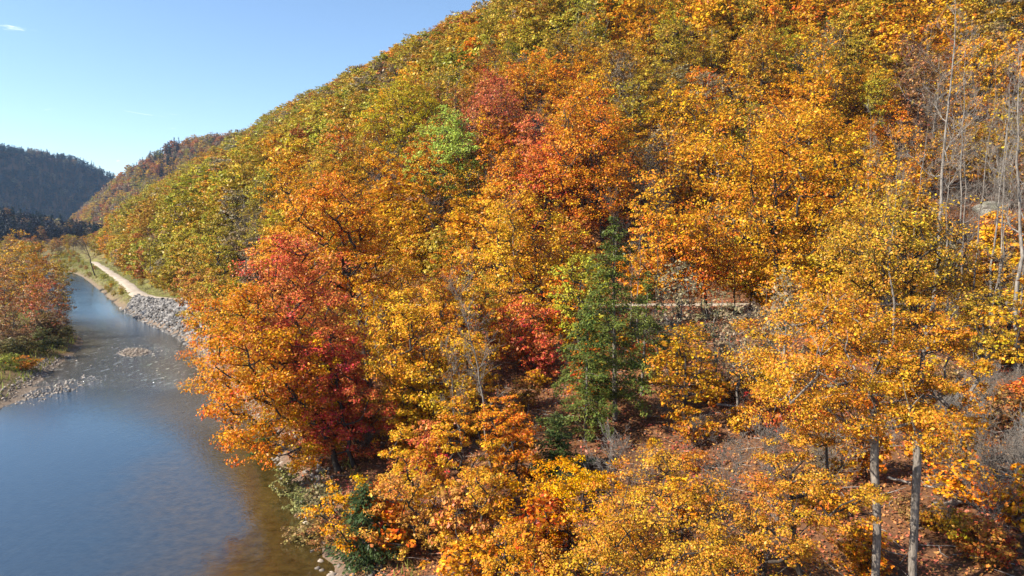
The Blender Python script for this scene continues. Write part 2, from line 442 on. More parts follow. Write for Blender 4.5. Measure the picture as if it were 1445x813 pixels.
# river surface
wx = np.concatenate([np.arange(-760, -140, 20), np.arange(-140, 60, 2.0)])
wy = np.concatenate([np.arange(-140, 20, 8), np.arange(20, 160, 2.0), np.arange(160, 340, 6)])
WX, WY = np.meshgrid(wx, wy)
ii = np.arange(WX.size).reshape(WX.shape)
WF = np.stack([ii[:-1, :-1], ii[:-1, 1:], ii[1:, 1:], ii[1:, :-1]], -1).reshape(-1, 4)
cxw = WX.ravel()[WF].mean(1); cyw = WY.ravel()[WF].mean(1)
d1, s1, _ = sdist(cxw, cyw, RBs); d2, s2, _ = sdist(cxw, cyw, LBs)
keep = ((s1 < 0) & (s2 > 0)) | (np.minimum(d1, d2) < 9)
WF = WF[keep]
X_, Y_ = WX.ravel(), WY.ravel()
rif = np.exp(-((Y_ + 0.55 * (X_ + 55) - 96) / 13.0) ** 2) * 0.9 + 0.5 * np.exp(-((Y_ - 84 - 0.3 * (X_ + 50)) / 8) ** 2)
rif = np.clip(rif, 0, 1)
dRw, _, _ = sdist(X_, Y_, RBs); dLw, _, _ = sdist(X_, Y_, LBs)
shal_refl = np.clip(np.clip((np.clip(13.5 - 0.085 * Y_, 2.5, 10.5) - dRw + 1.2 * np.sin(Y_ * 0.31) + 0.8 * np.sin(Y_ * 0.83 + X_)) / 3.0 + 0.5, 0, 1) + 0.8 * np.exp(-(dLw / 3.0) ** 2) + 0.12 * rif, 0, 1)  # right-bank band stands in for reflected trees; left bank and riffle are shallows
me = mesh_np('river', np.stack([X_, Y_, np.zeros_like(X_)], -1), [WF], [M['water']], vattr={'riffle': rif, 'shallow': shal_refl})
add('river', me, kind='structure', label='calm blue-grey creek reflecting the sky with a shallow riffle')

# gravel trail
t_pts, t_z = [], []
for i in range(len(TRs) - 1):
    L = np.linalg.norm(TRs[i + 1] - TRs[i]); k = max(2, int(L / 4))
    for j in range(k):
        t = j / k; t_pts.append(TRs[i] * (1 - t) + TRs[i + 1] * t); t_z.append(TRZs[i] * (1 - t) + TRZs[i + 1] * t)
t_pts = np.array(t_pts); t_z = np.array(t_z)
sel = (t_pts[:, 1] < 560) & (t_pts[:, 0] < 420)
t_pts, t_z = t_pts[sel], t_z[sel]
tan = np.gradient(t_pts, axis=0); tan /= np.linalg.norm(tan, axis=1)[:, None]
nor = np.stack([-tan[:, 1], tan[:, 0]], -1)
offs = [(-2.0, -0.35), (-1.15, 0.06), (-0.4, 0.10), (0.4, 0.10), (1.15, 0.06), (2.0, -0.35)]
wob = rng.normal(0, 0.2, (len(t_pts), len(offs)))
rows = []
for j, (o_, dz_) in enumerate(offs):
    p = t_pts + nor * (o_ * 1.0 + wob[:, j])[:, None]
    rows.append(np.concatenate([p, (t_z + dz_)[:, None]], 1))
TV = np.stack(rows, 1).reshape(-1, 3)
ti = np.arange(len(TV)).reshape(len(t_pts), len(offs))
TF = np.stack([ti[:-1, :-1], ti[1:, :-1], ti[1:, 1:], ti[:-1, 1:]], -1).reshape(-1, 4)
add('trail', mesh_np('trail', TV, [TF], [M['trail']], smooth=True), kind='structure', label='pale gravel trail following the foot of the hillside')

# ------------------------------------------------------------------ tree growing
def unit(v):
    return v / (np.linalg.norm(v, axis=-1, keepdims=True) + 1e-9)

def tubes(P, par, rad, sides_big=7, sides_small=3, thr=0.05):
    """nodes with parents -> frustums"""
    Vs, F4 = [], []
    off = 0
    P = np.asarray(P); rad = np.asarray(rad)
    k = np.array([i for i in range(len(P)) if par[i] >= 0])
    a = np.array([par[i] for i in k])
    # continuing chains reuse the thickest child's ring: use parent's radius only for the thickest child
    best = {}
    for i, p in zip(k, a):
        if p not in best or rad[i] > rad[best[p]]: best[p] = i
    r0 = np.array([rad[p] if best[p] == i else min(rad[p], rad[i] * 1.25) for i, p in zip(k, a)])
    r1 = rad[k]
    d = unit(P[k] - P[a])
    # ring directions: averaged along the chain
    din = np.zeros_like(P); din[k] = d
    da = np.where((np.array([par[p] for p in a]) >= 0)[:, None] & (np.array([best[p] == i for i, p in zip(k, a)])[:, None]), unit(din[a] + d), d)
    db = d.copy()
    for j, i in enumerate(k):
        if i in best: db[j] = unit(d[j] + unit(P[best[i]] - P[i]))
    def frame(dd):
        ref = np.tile(np.array([0.31, 0.95, 0.05]), (len(dd), 1))
        ref[np.abs(dd @ ref[0]) > 0.93] = (0.9, -0.3, 0.3)
        u = unit(np.cross(dd, ref)); return u, np.cross(dd, u)
    for ns, m in ((sides_big, r1 >= thr), (sides_small, r1 < thr)):
        if not m.any(): continue
        u0, v0 = frame(da[m]); u1, v1 = frame(db[m])
        ang = np.arange(ns) * 2 * math.pi / ns
        c, s = np.cos(ang)[None, :, None], np.sin(ang)[None, :, None]
        A = P[a[m]][:, None] + (u0[:, None] * c + v0[:, None] * s) * r0[m][:, None, None]
        B = P[k[m]][:, None] + (u1[:, None] * c + v1[:, None] * s) * r1[m][:, None, None]
        n = m.sum()
        V = np.concatenate([A, B], 1).reshape(-1, 3)
        base = (np.arange(n) * 2 * ns)[:, None] + off
        j = np.arange(ns); jn = (j + 1) % ns
        F4.append(np.stack([base + j, base + jn, base + ns + jn, base + ns + j], -1).reshape(-1, 4))
        Vs.append(V); off += len(V)
    return np.concatenate(Vs), np.concatenate(F4)

def leaf_quads(C, Nrm, size, g, aspect=0.62):
    """diamond leaves with random spin"""
    n = len(C)
    t = unit(np.cross(Nrm, g.normal(size=(n, 3))))
    b = np.cross(Nrm, t)
    s = size[:, None]
    fold = Nrm * s * 0.16
    V = np.stack([C - t * s * 0.5 + fold, C + b * s * aspect * 0.5, C + t * s * 0.5 + fold, C - b * s * aspect * 0.5], 1).reshape(-1, 3)
    return V, np.arange(4 * n).reshape(n, 4)

def grow(seed, H, bole, Rad, off=(0, 0), clumps=70, per=200, leaf=0.2, r_tr=0.2, rc=1.3, top_round=0.75, fill=0.5,
         twigs=4, wob=0.25, fork=0.0, lean=0.75, ry=None, ns_big=7, rexp=0.5):
    """broadleaf tree: returns branch (V,F) and leaf (V,F,var). bole = height of crown bottom."""
    g = np.random.default_rng(seed)
    ry = ry or Rad
    off = np.array(off, float)
    # attractors
    att = []
    tries = 0
    lobes = g.uniform(0, 6.28, 4), g.uniform(0.6, 1.15, 9)
    md = 0.9 * (Rad * ry * (H - bole) / max(clumps, 1)) ** (1 / 3.0) * 1.1
    while len(att) < clumps and tries < clumps * 80:
        tries += 1
        t = g.random()
        pr = math.sin(math.pi * (0.16 + 0.80 * t)) ** top_round
        a = g.random() * 6.283
        lob = 0.82 + 0.32 * math.sin(2 * a + lobes[0][0]) * math.sin(3.1 * t + lobes[0][1]) + 0.2 * math.sin(3 * a + lobes[0][2] + 4 * t)
        q = g.random() ** fill
        r = q * pr * lob
        c = np.array([off[0] * (0.35 + 0.65 * t ** 0.5) + Rad * r * math.cos(a), off[1] * (0.35 + 0.65 * t ** 0.5) + ry * r * math.sin(a),
                      bole + (H - bole) * (t * 0.94)])
        if all(np.sum((c - x) ** 2) > md * md for x in att): att.append(c)
        elif tries % 40 == 0: md *= 0.93
    att = np.array(att)
    # trunk
    P = [np.zeros(3)]; par = [-1]
    ntr = 9
    Ht = bole + (H - bole) * 0.55
    wv = g.normal(0, wob, (ntr + 1, 2)).cumsum(0) * 0.5
    for i in range(1, ntr + 1):
        t = i / ntr
        P.append(np.array([off[0] * t ** 1.6 * lean + wv[i, 0], off[1] * t ** 1.6 * lean + wv[i, 1], Ht * t])); par.append(i - 1)
    minbr = max(2, int(ntr * (bole / Ht) * 0.75))
    allowed = [True if i >= minbr else False for i in range(len(P))]
    order = np.argsort(np.linalg.norm(att - np.array([off[0] * 0.6, off[1] * 0.6, bole + 0.3 * (H - bole)]), axis=1))
    tips = []
    for ci in order:
        c = att[ci]
        N = np.array(P); A = np.array(allowed)
        dv = c - N
        hd = np.linalg.norm(dv[:, :2], axis=1)
        cost = np.linalg.norm(dv, axis=1) + 1.1 * np.maximum(0, N[:, 2] - (c[2] - 0.35 * hd)) + np.where(A, 0, 1e6)
        b = int(np.argmin(cost))
        s = N[b]; L = np.linalg.norm(c - s)
        k = int(np.clip(L / 0.8, 2, 6))
        out = c - s
        bend = np.array([0, 0, -0.16 * hd[b]]) + g.normal(0, 0.09 * L, 3)
        prev = b
        for j in range(1, k + 1):
            t = j / k
            p = s + out * t + bend * math.sin(math.pi * t) * 0.9 + g.normal(0, 0.035 * L, 3) * (t < 1)
            P.append(p); par.append(prev); allowed.append(j < k or g.random() < 0.6); prev = len(P) - 1
        tips.append(prev)
        for _ in range(twigs):
            d = unit(g.normal(size=3) * np.array([1, 1, 0.6]) + unit(out) * 0.6 + np.array([0, 0, 0.25]))
            L2 = rc * g.uniform(0.5, 1.0)
            p1 = c + d * L2 * 0.5 + g.normal(0, 0.06, 3); p2 = c + d * L2 + g.normal(0, 0.12, 3)
            P.append(p1); par.append(prev); allowed.append(False); P.append(p2); par.append(len(P) - 2); allowed.append(False)
    # radii by pipe model
    cnt = np.zeros(len(P))
    haschild = np.zeros(len(P), bool)
    for i in range(len(P)):
        if par[i] >= 0: haschild[par[i]] = True
    cnt[~haschild] = 1
    for i in range(len(P) - 1, 0, -1): cnt[par[i]] += cnt[i]
    rad = 0.014 + (r_tr - 0.014) * ((cnt - 1) / max(cnt[0] - 1, 1)) ** rexp
    rad[~haschild] = 0.008
    rad[0] *= 1.35
    BV, BF = tubes(P, par, rad, ns_big)
    # leaves
    if per <= 0:
        return BV, BF, None, None, None
    Cs, Ns = [], []
    ctr = np.array([off[0] * 0.8, off[1] * 0.8, bole + 0.45 * (H - bole)])
    for c in att:
        nsub = 5
        out = unit(c - ctr)
        n = int(per * g.uniform(0.55, 1.4))
        sub = c + g.normal(0, 1, (nsub, 3)) * rc * np.array([0.5, 0.5, 0.28]) + out * 0.2 * rc
        si = g.integers(0, nsub, n)
        dv = g.normal(size=(n, 3)); dv = unit(dv) * (g.random((n, 1)) ** 0.5)
        scl = rc * g.uniform(0.45, 0.75, nsub)[si][:, None]
        pos = sub[si] + dv * scl * np.array([1, 1, 0.5])
        nm = unit(np.array([-0.15, -0.15, 0.65]) + out * 0.35 + dv * 0.5 + g.normal(0, 0.55, (n, 3)))
        Cs.append(pos); Ns.append(nm)
    C = np.concatenate(Cs); Nn = np.concatenate(Ns)
    low = C[:, 2] < bole * 0.35
    C = C[~low]; Nn = Nn[~low]
    size = leaf * np.clip(g.lognormal(0, 0.3, len(C)), 0.45, 1.8)
    LV, LF = leaf_quads(C, Nn, size, g)
    return BV, BF, LV, LF, g.random(len(LF))

def conifer(seed, H, Rad, bole=1.5, whorls=70, leaf=0.5, r_tr=0.2, dens=14):
    g = np.random.default_rng(seed)
    P = [np.zeros(3)]; par = [-1]; n = 12
    lean = g.normal(0, 0.035, 2)
    for i in range(1, n + 1):
        P.append(np.array([lean[0] * H * i / n, lean[1] * H * i / n, H * i / n])); par.append(i - 1)
    rad = [r_tr * (1 - 0.93 * i / n) for i in range(n + 1)]
    C, T, W = [], [], []
    for w in range(whorls):
        t = (w + g.random()) / whorls
        z = bole + (H * 0.985 - bole) * t
        L = Rad * (1 - t ** 1.4) ** 0.8 * g.uniform(0.15, 1.15) + 0.2
        a = w * 2.4 + g.normal(0, 0.4)
        d = np.array([math.cos(a), math.sin(a), 0])
        s = np.array([lean[0] * z, lean[1] * z, z])
        lo = int(n * z / H)
        k = 5
        prev = lo
        pts = [s]
        droop = g.uniform(0.0, 0.55)
        for j in range(1, k + 1):
            u = j / k
            p = s + d * L * u + np.array([0, 0, 0.12 * L * u - droop * L * u * u]) + g.normal(0, 0.03 * L, 3) * (j > 0)
            pts.append(p); P.append(p); par.append(prev if j > 1 else lo); rad.append(0.035 * (1 - 0.75 * u) * min(1, L / 2 + 0.3)); prev = len(P) - 1
        pts = np.array(pts)
        m = int(dens * (L + 0.4) * 2)
        u = g.random(m) ** 0.75
        f = u * k; i0 = np.minimum(f.astype(int), k - 1); fr = (f - i0)[:, None]
        pos = pts[i0] * (1 - fr) + pts[i0 + 1] * fr
        sd = np.where(g.random(m) < 0.5, -1, 1)[:, None]
        side = np.array([-d[1], d[0], 0]) * sd
        wid = (0.15 + 0.42 * L * (1 - u) ** 0.8 * 0.6)[:, None] * g.random((m, 1))
        C.append(pos + side * wid + d * wid * 0.5 + np.array([0, 0, -0.12]) * wid + g.normal(0, 0.13, (m, 3)))
        T.append(unit(d * 0.7 + side * 0.8 + g.normal(0, 0.3, (m, 3)) + np.array([0, 0, -0.15])))
        W.append(np.full(m, 1.0))
    C = np.concatenate(C); T = np.concatenate(T)
    nn = len(C)
    Nm = unit(np.array([0, 0, 1.0]) + g.normal(0, 0.35, (nn, 3)))
    b = unit(np.cross(Nm, T))
    s = (leaf * g.uniform(0.6, 1.3, nn))[:, None]
    V = np.stack([C - T * s * 0.5, C + b * s * 0.17, C + T * s * 0.5 - np.array([0, 0, 0.1]) * s, C - b * s * 0.17], 1).reshape(-1, 3)
    BV, BF = tubes(P, par, rad)
    return BV, BF, V, np.arange(4 * nn).reshape(nn, 4), g.random(nn)

def bare(seed, H, Rad, bole, r_tr=0.2, n1=16, off=(0, 0), fine=3):
    """leafless tree with ascending limbs and fine twigs"""
    g = np.random.default_rng(seed)
    P = [np.zeros(3)]; par = [-1]; n = 14
    wv = g.normal(0, 0.12, (n + 1, 2)).cumsum(0)
    for i in range(1, n + 1):
        t = i / n
        P.append(np.array([off[0] * t + wv[i, 0], off[1] * t + wv[i, 1], H * t])); par.append(i - 1)
    rad = [max(0.015, r_tr * (1 - 0.95 * (i / n) ** 0.9)) for i in range(n + 1)]
    rad[0] *= 1.3
    def limb(s, d, L, r, lev, prev):
        k = 5 if lev == 0 else 4
        p = s.copy()
        d = d.copy()
        for j in range(1, k + 1):
            d = unit(d + g.normal(0, 0.17, 3) + np.array([0, 0, 0.10]))
            p = p + d * L / k
            P.append(p.copy()); par.append(prev); rad.append(max(0.007, r * (1 - 0.8 * j / k))); prev = len(P) - 1
            if lev < fine - 1 and j >= 1:
                for _ in range(2 if lev == 0 else 1 + (g.random() < 0.5)):
                    dd = unit(d + g.normal(0, 0.75, 3) * np.array([1, 1, 0.8]))
                    limb(p, dd, L * g.uniform(0.3, 0.55), max(0.008, r * 0.45), lev + 1, prev)
    for b in range(n1):
        t = bole / H + (1 - bole / H) * ((b + g.random()) / n1) * 0.95
        i = min(n - 1, int(t * n)); fr = t * n - i
        s = P[i] * (1 - fr) + P[i + 1] * fr
        a = b * 2.4 + g.normal(0, 0.5)
        up = 0.5 + 0.7 * t
        d = unit(np.array([math.cos(a), math.sin(a), up]))
        limb(s, d, Rad * (1.15 - 0.75 * t) * g.uniform(0.6, 1.1), max(0.02, rad[i] * 0.5), 0, i + 1)
    BV, BF = tubes(P, par, rad, 6)
    return BV, BF

# ------------------------------------------------------------------ prototypes
def proto(name, grown, bark='bark', leafmat='leaf'):
    BV, BF, LV, LF, var = grown
    tm = mesh_np(name + '_trunk', BV, [BF], [M[bark]], smooth=True)
    cm = mesh_np(name + '_crown', LV, [LF], [M[leafmat]], fattr={'var': var}) if LV is not None else None
    return tm, cm

def place_tree(name, pr, loc, rot, scl, tint, label, category, group=None, trunk='trunk', crown='crown'):
    e = add(name, None, loc=loc, label=label, category=category, group=group)
    e.empty_display_size = 0.5
    e.rotation_euler = (0, 0, rot)
    e.scale = scl if hasattr(scl, '__len__') else (scl, scl, scl)
    add(trunk, pr[0], e)
    if pr[1] is not None:
        c = add(crown, pr[1], e); c.color = (*tint, 1)
    return e

C_ = dict(
    bare=(0.030, 0.030, 0.033),  # leafless far trees, with the slope's shade darkened into the tint
    gold=(0.62, 0.31, 0.040), orange=(0.60, 0.215, 0.035), amber=(0.58, 0.265, 0.036), yellow=(0.62, 0.40, 0.05),
    olive=(0.33, 0.25, 0.036), yellowgreen=(0.40, 0.305, 0.042), ochre=(0.46, 0.27, 0.042), rust=(0.42, 0.16, 0.045),
    red=(0.48, 0.125, 0.04), salmon=(0.56, 0.19, 0.07), darkred=(0.33, 0.08, 0.035), brown=(0.29, 0.155, 0.065),
    green=(0.28, 0.34, 0.05), taupe=(0.26, 0.185, 0.11))
WORD = dict(gold='golden', orange='orange', amber='amber', yellow='bright yellow', olive='olive green', yellowgreen='yellow-green',
            ochre='ochre', rust='rust coloured', red='red', salmon='salmon pink', darkred='dark red', brown='brown', green='green', taupe='grey-brown')

# ------------------------------------------------------------------ the trees one can point to in front of the trail
def at(px, Y):
    x = (px - 722.5) / FPX * Y
    for _ in range(3):
        z = tz(x, Y); f = Y * CP - (z - CAM_Z) * SP; x = (px - 722.5) / FPX * f
    return x, tz(x, Y), f / FPX

TAKEN = []          # (x, y, radius) of placed tree bases
hero_seed = [100]
def hero(px, Y, cx, top, bot, rpx, tint, label, lai=3.2, bark='bark', r_tr=None, fill=0.5, ground_hit=None, leafk=1.0, clk=1.0, lean=0.75, wob=0.25):
    if ground_hit: gx_, Y = hit(*ground_hit); px = ground_hit[0]
    x, z, mpp = at(px, Y)
    H = CAM_Z + ray(cx, top)[2] * Y - z
    H = max(H, 3.0)
    bole = min(max(0.12 * H, CAM_Z + ray(cx, bot)[2] * Y - z), 0.7 * H)
    Rr = rpx * mpp
    offx = (cx - px) * mpp
    leaf = float(np.clip(2.1 * Y / 680, 0.085, 0.28)) * leafk
    tot = min(36000, 0.50 * lai * math.pi * Rr * (H - bole) * 0.62 / (0.31 * leaf * leaf))
    cl = int(np.clip((Rr * Rr * (H - bole)) ** 0.5 * 5.2 * clk, 26, 120))
    hero_seed[0] += 1
    gr = grow(hero_seed[0], H, bole, Rr * 0.92, (offx, -0.12 * Rr), cl, int(tot / cl), leaf, r_tr or max(0.10, H * 0.0145), rc=max(0.55, Rr * 0.215), fill=fill, twigs=4, lean=lean, wob=wob, rexp=0.42)
    e = place_tree('autumn_tree', proto('hero%d' % hero_seed[0], gr, bark), (x, Y, z - 0.1), 0, 1, C_[tint] if isinstance(tint, str) else tint, label, 'tree', 'autumn trees')
    TAKEN.append((x, Y, 2.2))
    return e

hero(478, 46, 352, 392, 715, 112, (0.60, 0.225, 0.03), 'orange-gold maple leaning out over the water at the creek bank')
hero(505, 51, 425, 322, 590, 104, (0.58, 0.155, 0.06), 'salmon red maple rising behind the orange-gold bank maple')
hero(500, 46.5, 470, 455, 690, 74, (0.52, 0.115, 0.05), 'red maple tucked between the bank maples and the tall golden tree')
hero(520, 62, 470, 238, 430, 92, 'orange', 'bright orange tree topping the group of bank maples')
hero(612, 49, 588, 402, 735, 98, 'gold', 'tall golden tree right of the red maple tucked in the middle')
hero(548, 35, 500, 672, 760, 62, (0.60, 0.25, 0.02), 'low orange tree at the bank above the dark evergreen bush', lai=2.6)
hero(610, 34, 560, 665, 790, 60, (0.58, 0.29, 0.06), 'pale peach-gold small tree at the foot of the tall golden tree', lai=2.2)
hero(655, 37, 645, 545, 765, 58, 'amber', 'slender amber tree low on the slope, in front of the tall golden tree', lai=2.6)
hero(722, 40, 715, 550, 735, 58, 'orange', 'slender orange tree left of the young hemlock', lai=2.6)
hero(585, 37.5, 575, 590, 745, 50, 'gold', 'slender golden tree right of the dark evergreen bush', lai=2.6)
hero(690, 32, 680, 650, 800, 56, (0.58, 0.29, 0.04), 'pale gold small tree at the bottom edge left of the amber bush', lai=2.4)
hero(776, 74, 722, 258, 470, 92, 'gold', 'golden tree with dark bowed trunk left of the hemlock')
hero(660, 60, 660, 395, 560, 55, 'amber', 'slim amber tree behind the leafless grey tree', lai=2.4)
hero(735, 64, 738, 420, 580, 66, (0.56, 0.125, 0.05), 'orange-red small maple beside the trail, left of the hemlock', lai=2.6)
hero(800, 32, 812, 640, 800, 95, (0.60, 0.25, 0.018), 'orange bushy tree at the bottom of the slope, below the hemlock', lai=2.6)
hero(940, 28, 935, 622, 835, 118, (0.53, 0.235, 0.04), 'broad golden bushy tree in the foreground, bottom centre', lai=2.1, clk=1.3)
hero(1075, 26.5, 1070, 668, 850, 105, (0.51, 0.215, 0.04), 'golden bushy tree right of the broad foreground one', lai=2.1)
hero(845, 25, 838, 735, 900, 120, (0.53, 0.245, 0.04), 'golden bush cut off by the bottom edge, left one', lai=2.1)
hero(1000, 22, 995, 752, 950, 130, (0.51, 0.235, 0.04), 'yellow-gold bush cut off by the bottom edge, right one', lai=2.1)
hero(715, 28, 730, 720, 860, 58, 'amber', 'amber bush on the lower slope at the bottom edge', lai=2.4)
hero(1228, 26, 1150, 405, 590, 165, (0.52, 0.225, 0.036), 'large golden oak with bare bole, left of the two foreground trunks', bark='bark_grey', r_tr=0.155, lai=3.6, lean=0.1, wob=0.1)
hero(1283, 25.5, 1290, 412, 590, 92, (0.52, 0.24, 0.036), 'yellow-gold oak with bare bole, right of the two foreground trunks', bark='bark_grey', r_tr=0.15, lai=3.0, lean=0.1, wob=0.1)
hero(1150, 27, 1130, 590, 725, 90, (0.51, 0.235, 0.04), 'small golden tree under the large foreground oak', lai=2.6)
hero(1300, 62, 1235, 268, 410, 118, (0.48, 0.265, 0.04), 'yellow-gold oak with twin dark trunks on the right slope', r_tr=0.3, lai=3.0)
hero(1095, 86, 1080, 130, 405, 150, 'amber', 'tallest amber oak, in the right half, standing at the trail', r_tr=0.38, lai=3.2, clk=1.2)
hero(1000, 80, 965, 285, 412, 80, 'orange', 'orange oak branch-spread over the trail right of the hemlock', lai=3.0)
hero(958, 80, 915, 250, 402, 50, 'gold', 'slender golden tree just right of the hemlock', lai=2.4)
hero(1420, 60, 1400, 330, 450, 40, 'ochre', 'thin ochre tree at the right edge beside the trail', lai=1.6)
hero(292, 116, 288, 345, 480, 36, 'ochre', 'ochre tree standing on the stone bank behind the orange-gold maple', lai=2.4)
hero(318, 108, 312, 300, 450, 42, 'olive', 'olive tree between the stone bank and the bright orange treetop', lai=2.6)
hero(275, 128, 268, 372, 470, 24, 'rust', 'rusty small tree at the right end of the stone bank', lai=2.0)
for k, (Yb, c) in enumerate([(57, 'ochre'), (64, 'amber'), (71, 'gold'), (79, 'olive'), (87, 'ochre'), (95, 'rust')]):
    xb = float(np.interp(Yb, RB[:8, 1], RB[:8, 0])) + 2.6
    qx, _ = project(xb, Yb, 1.0); qt = float(project(xb, Yb, 12.5)[1]); qb = float(project(xb, Yb, 3.0)[1])
    hero(float(qx), Yb, float(qx) - 14, qt, qb, 4.2 * FPX / Yb, c, '%s tree of the waterside row half hidden behind the orange-gold maple' % ['nearest', 'second nearest', 'third nearest', 'fourth nearest', 'fifth nearest', 'farthest'][k], lai=3.0)
# hillside trees that stand out
hero(655, 0, 632, 152, 275, 62, (0.36, 0.43, 0.07), 'solitary green tree on the hillside among golden ones', ground_hit=(655, 300))
hero(690, 0, 705, 118, 215, 55, (0.42, 0.125, 0.055), 'dark rusty red tree right of the green tree', ground_hit=(702, 262), lai=2.2)
hero(800, 0, 770, 195, 320, 60, (0.56, 0.14, 0.045), 'scarlet-orange tree on the hillside above the hemlock', ground_hit=(775, 345), lai=2.6)
hero(850, 0, 820, 120, 300, 92, 'orange', 'spreading orange oak with dark limbs above the hemlock', ground_hit=(850, 352), lai=2.8)
hero(720, 0, 725, 205, 300, 48, 'orange', 'orange tree between the green tree and the spreading oak', ground_hit=(725, 330), lai=2.6)
hero(600, 0, 575, 110, 225, 62, (0.40, 0.31, 0.025), 'wide olive-gold tree above and left of the green tree', ground_hit=(590, 268))

# hemlocks
def hemlock(px, Y, top, rpx, tint, label, seed, bole=1.0, whorls=60, dens=16):
    x, z, mpp = at(px, Y)
    H = CAM_Z + ray(px, top)[2] * Y - z
    pr = proto('hemlock%d' % seed, conifer(seed, H, rpx * mpp, bole, whorls, leaf=0.27, r_tr=0.014 * H, dens=dens * 2.0), 'bark_grey', 'needle')
    place_tree('hemlock_tree', pr, (x, Y, z - 0.1), seed, 1, tint, label, 'evergreen tree', 'hemlocks')
    TAKEN.append((x, Y, 2.5))
hemlock(868, 50, 302, 84, (0.135, 0.155, 0.034), 'tall dark green hemlock standing below the trail', 1, 1.5, 70, 24)
hemlock(826, 47, 430, 66, (0.125, 0.15, 0.034), 'shorter hemlock in front of the tall one', 2, 0.8, 46, 24)
hemlock(905, 55, 380, 44, (0.13, 0.15, 0.034), 'thin ragged hemlock right behind the tall one', 6, 2.5, 34, 20)
hemlock(790, 42, 585, 50, (0.08, 0.105, 0.03), 'young dark hemlock at the foot of the taller hemlocks', 3, 0.3, 40, 18)
hemlock(512, 33.5, 682, 50, (0.06, 0.085, 0.03), 'dark evergreen bush at the creek bank near the bottom edge', 4, 0.2, 36, 20)
hemlock(378, 53, 590, 20, (0.06, 0.11, 0.03), 'small evergreen sapling half hidden behind the orange-gold bank maple', 5, 0.3, 26, 18)

# leafless trees
def bare_tree(px, Y, top, rpx, label, seed, bark='bark_pale', r=0.16, bole=0.4, offpx=0, n1=15, fine=3, ground_hit=None):
    if ground_hit: _, Y = hit(*ground_hit); px = ground_hit[0]
    x, z, mpp = at(px, Y)
    H = CAM_Z + ray(px, top)[2] * Y - z
    BV, BF = bare(seed, H, rpx * mpp, bole * H, r, n1, (offpx * mpp, 0), fine)
    me = mesh_np('bare%d' % seed, BV, [BF], [M[bark]], smooth=True)
    e = add('bare_tree', None, loc=(x, Y, z - 0.1), label=label, category='bare tree', group='leafless trees')
    add('trunk', me, e)
    TAKEN.append((x, Y, 1.5))
bare_tree(694, 42, 392, 62, 'thin grey leafless tree leaning left in front of the tall golden tree', 11, 'bark_grey', 0.12, 0.35, -55)
bare_tree(652, 43, 480, 45, 'thin leafless tree left of the leaning grey one', 12, 'bark_grey', 0.09, 0.4, -20, 12)
bare_tree(1308, 72, -60, 85, 'tall pale leafless tree with straight trunk at upper right', 13, 'bark_pale', 0.24, 0.35, -4, 18)
bare_tree(1432, 56, 55, 85, 'pale crooked leafless tree at the right edge', 14, 'bark_pale', 0.22, 0.35, -30, 16)
bare_tree(1392, 66, 90, 70, 'slim pale leafless tree left of the crooked one', 15, 'bark_pale', 0.14, 0.4, 22, 15)
bare_tree(1350, 78, 120, 70, 'leafless grey tree between the two pale ones', 16, 'bark_grey', 0.15, 0.4, 0, 15)
bare_tree(1260, 58, 170, 62, 'low leafless tree left of the tall straight one', 17, 'bark_grey', 0.13, 0.35, 0, 14)
for k, (px, py, top, rp) in enumerate([(560, 310, 222, 42), (535, 320, 238, 36), (590, 320, 258, 36), (865, 395, 268, 45), (915, 380, 225, 48), (700, 330, 225, 40), (610, 355, 285, 36)]):
    bare_tree(px, 0, top, rp, ['grey leafless tree on the hillside left of the green tree', 'grey leafless tree behind the bright orange treetop',
              'leafless tree right under the olive-gold tree', 'leafless tree directly behind the tall hemlock', 'leafless tree on the slope right of the hemlock top',
              'leafless tree below the dark rusty red tree', 'small leafless tree low on the slope below the green tree'][k], 20 + k, 'bark_grey', 0.15, 0.3, 0, 15, 3, (px, py))
bare_tree(134, 234, 318, 34, 'leafless dark tree leaning beside the gravel trail, by the creek', 31, 'bark', 0.2, 0.25, -22, 14)
bare_tree(214, 172, 330, 28, 'twiggy brown tree by the grass patch at the trail bend', 32, 'bark', 0.16, 0.15, 0, 14)
for k, (px, Y, top, rp) in enumerate([(1285, 96, 120, 50), (1335, 66, 190, 48), (1372, 88, 60, 55), (1412, 84, 40, 55), (1440, 74, 130, 55), (1225, 92, 150, 45), (1390, 58, 230, 45), (1355, 104, 20, 50)]):
    bare_tree(px, Y, top, rp, ['slim grey leafless tree just left of the tall straight one', 'twiggy leafless tree right of the twin-trunk oak', 'leafless tree in the upper right among the pale ones',
              'leafless tree high at the right edge', 'leafless tree behind the crooked one at the right edge', 'leafless tree left of the mossy boulder', 'low twiggy leafless tree beside the trail at right',
              'thin leafless tree reaching the top edge at right'][k], 60 + k, 'bark_pale' if k % 2 else 'bark_grey', 0.13, 0.3, (-1) ** k * 12, 15)
# slender poles beside the trail
for k, (px, Y, top, rp) in enumerate([(905, 66, 330, 26), (932, 62, 300, 24), (990, 80, 300, 24), (1040, 79, 320, 24), (885, 70, 340, 22), (1060, 84, 260, 26)]):
    bare_tree(px, Y, top, rp, ['first', 'third', 'fourth', 'fifth', 'leftmost', 'rightmost'][k] + ' slender pole tree in the row right of the hemlock, by the trail', 40 + k, 'bark' if k % 2 else 'bark_grey', 0.11, 0.55, 0, 9, 2)

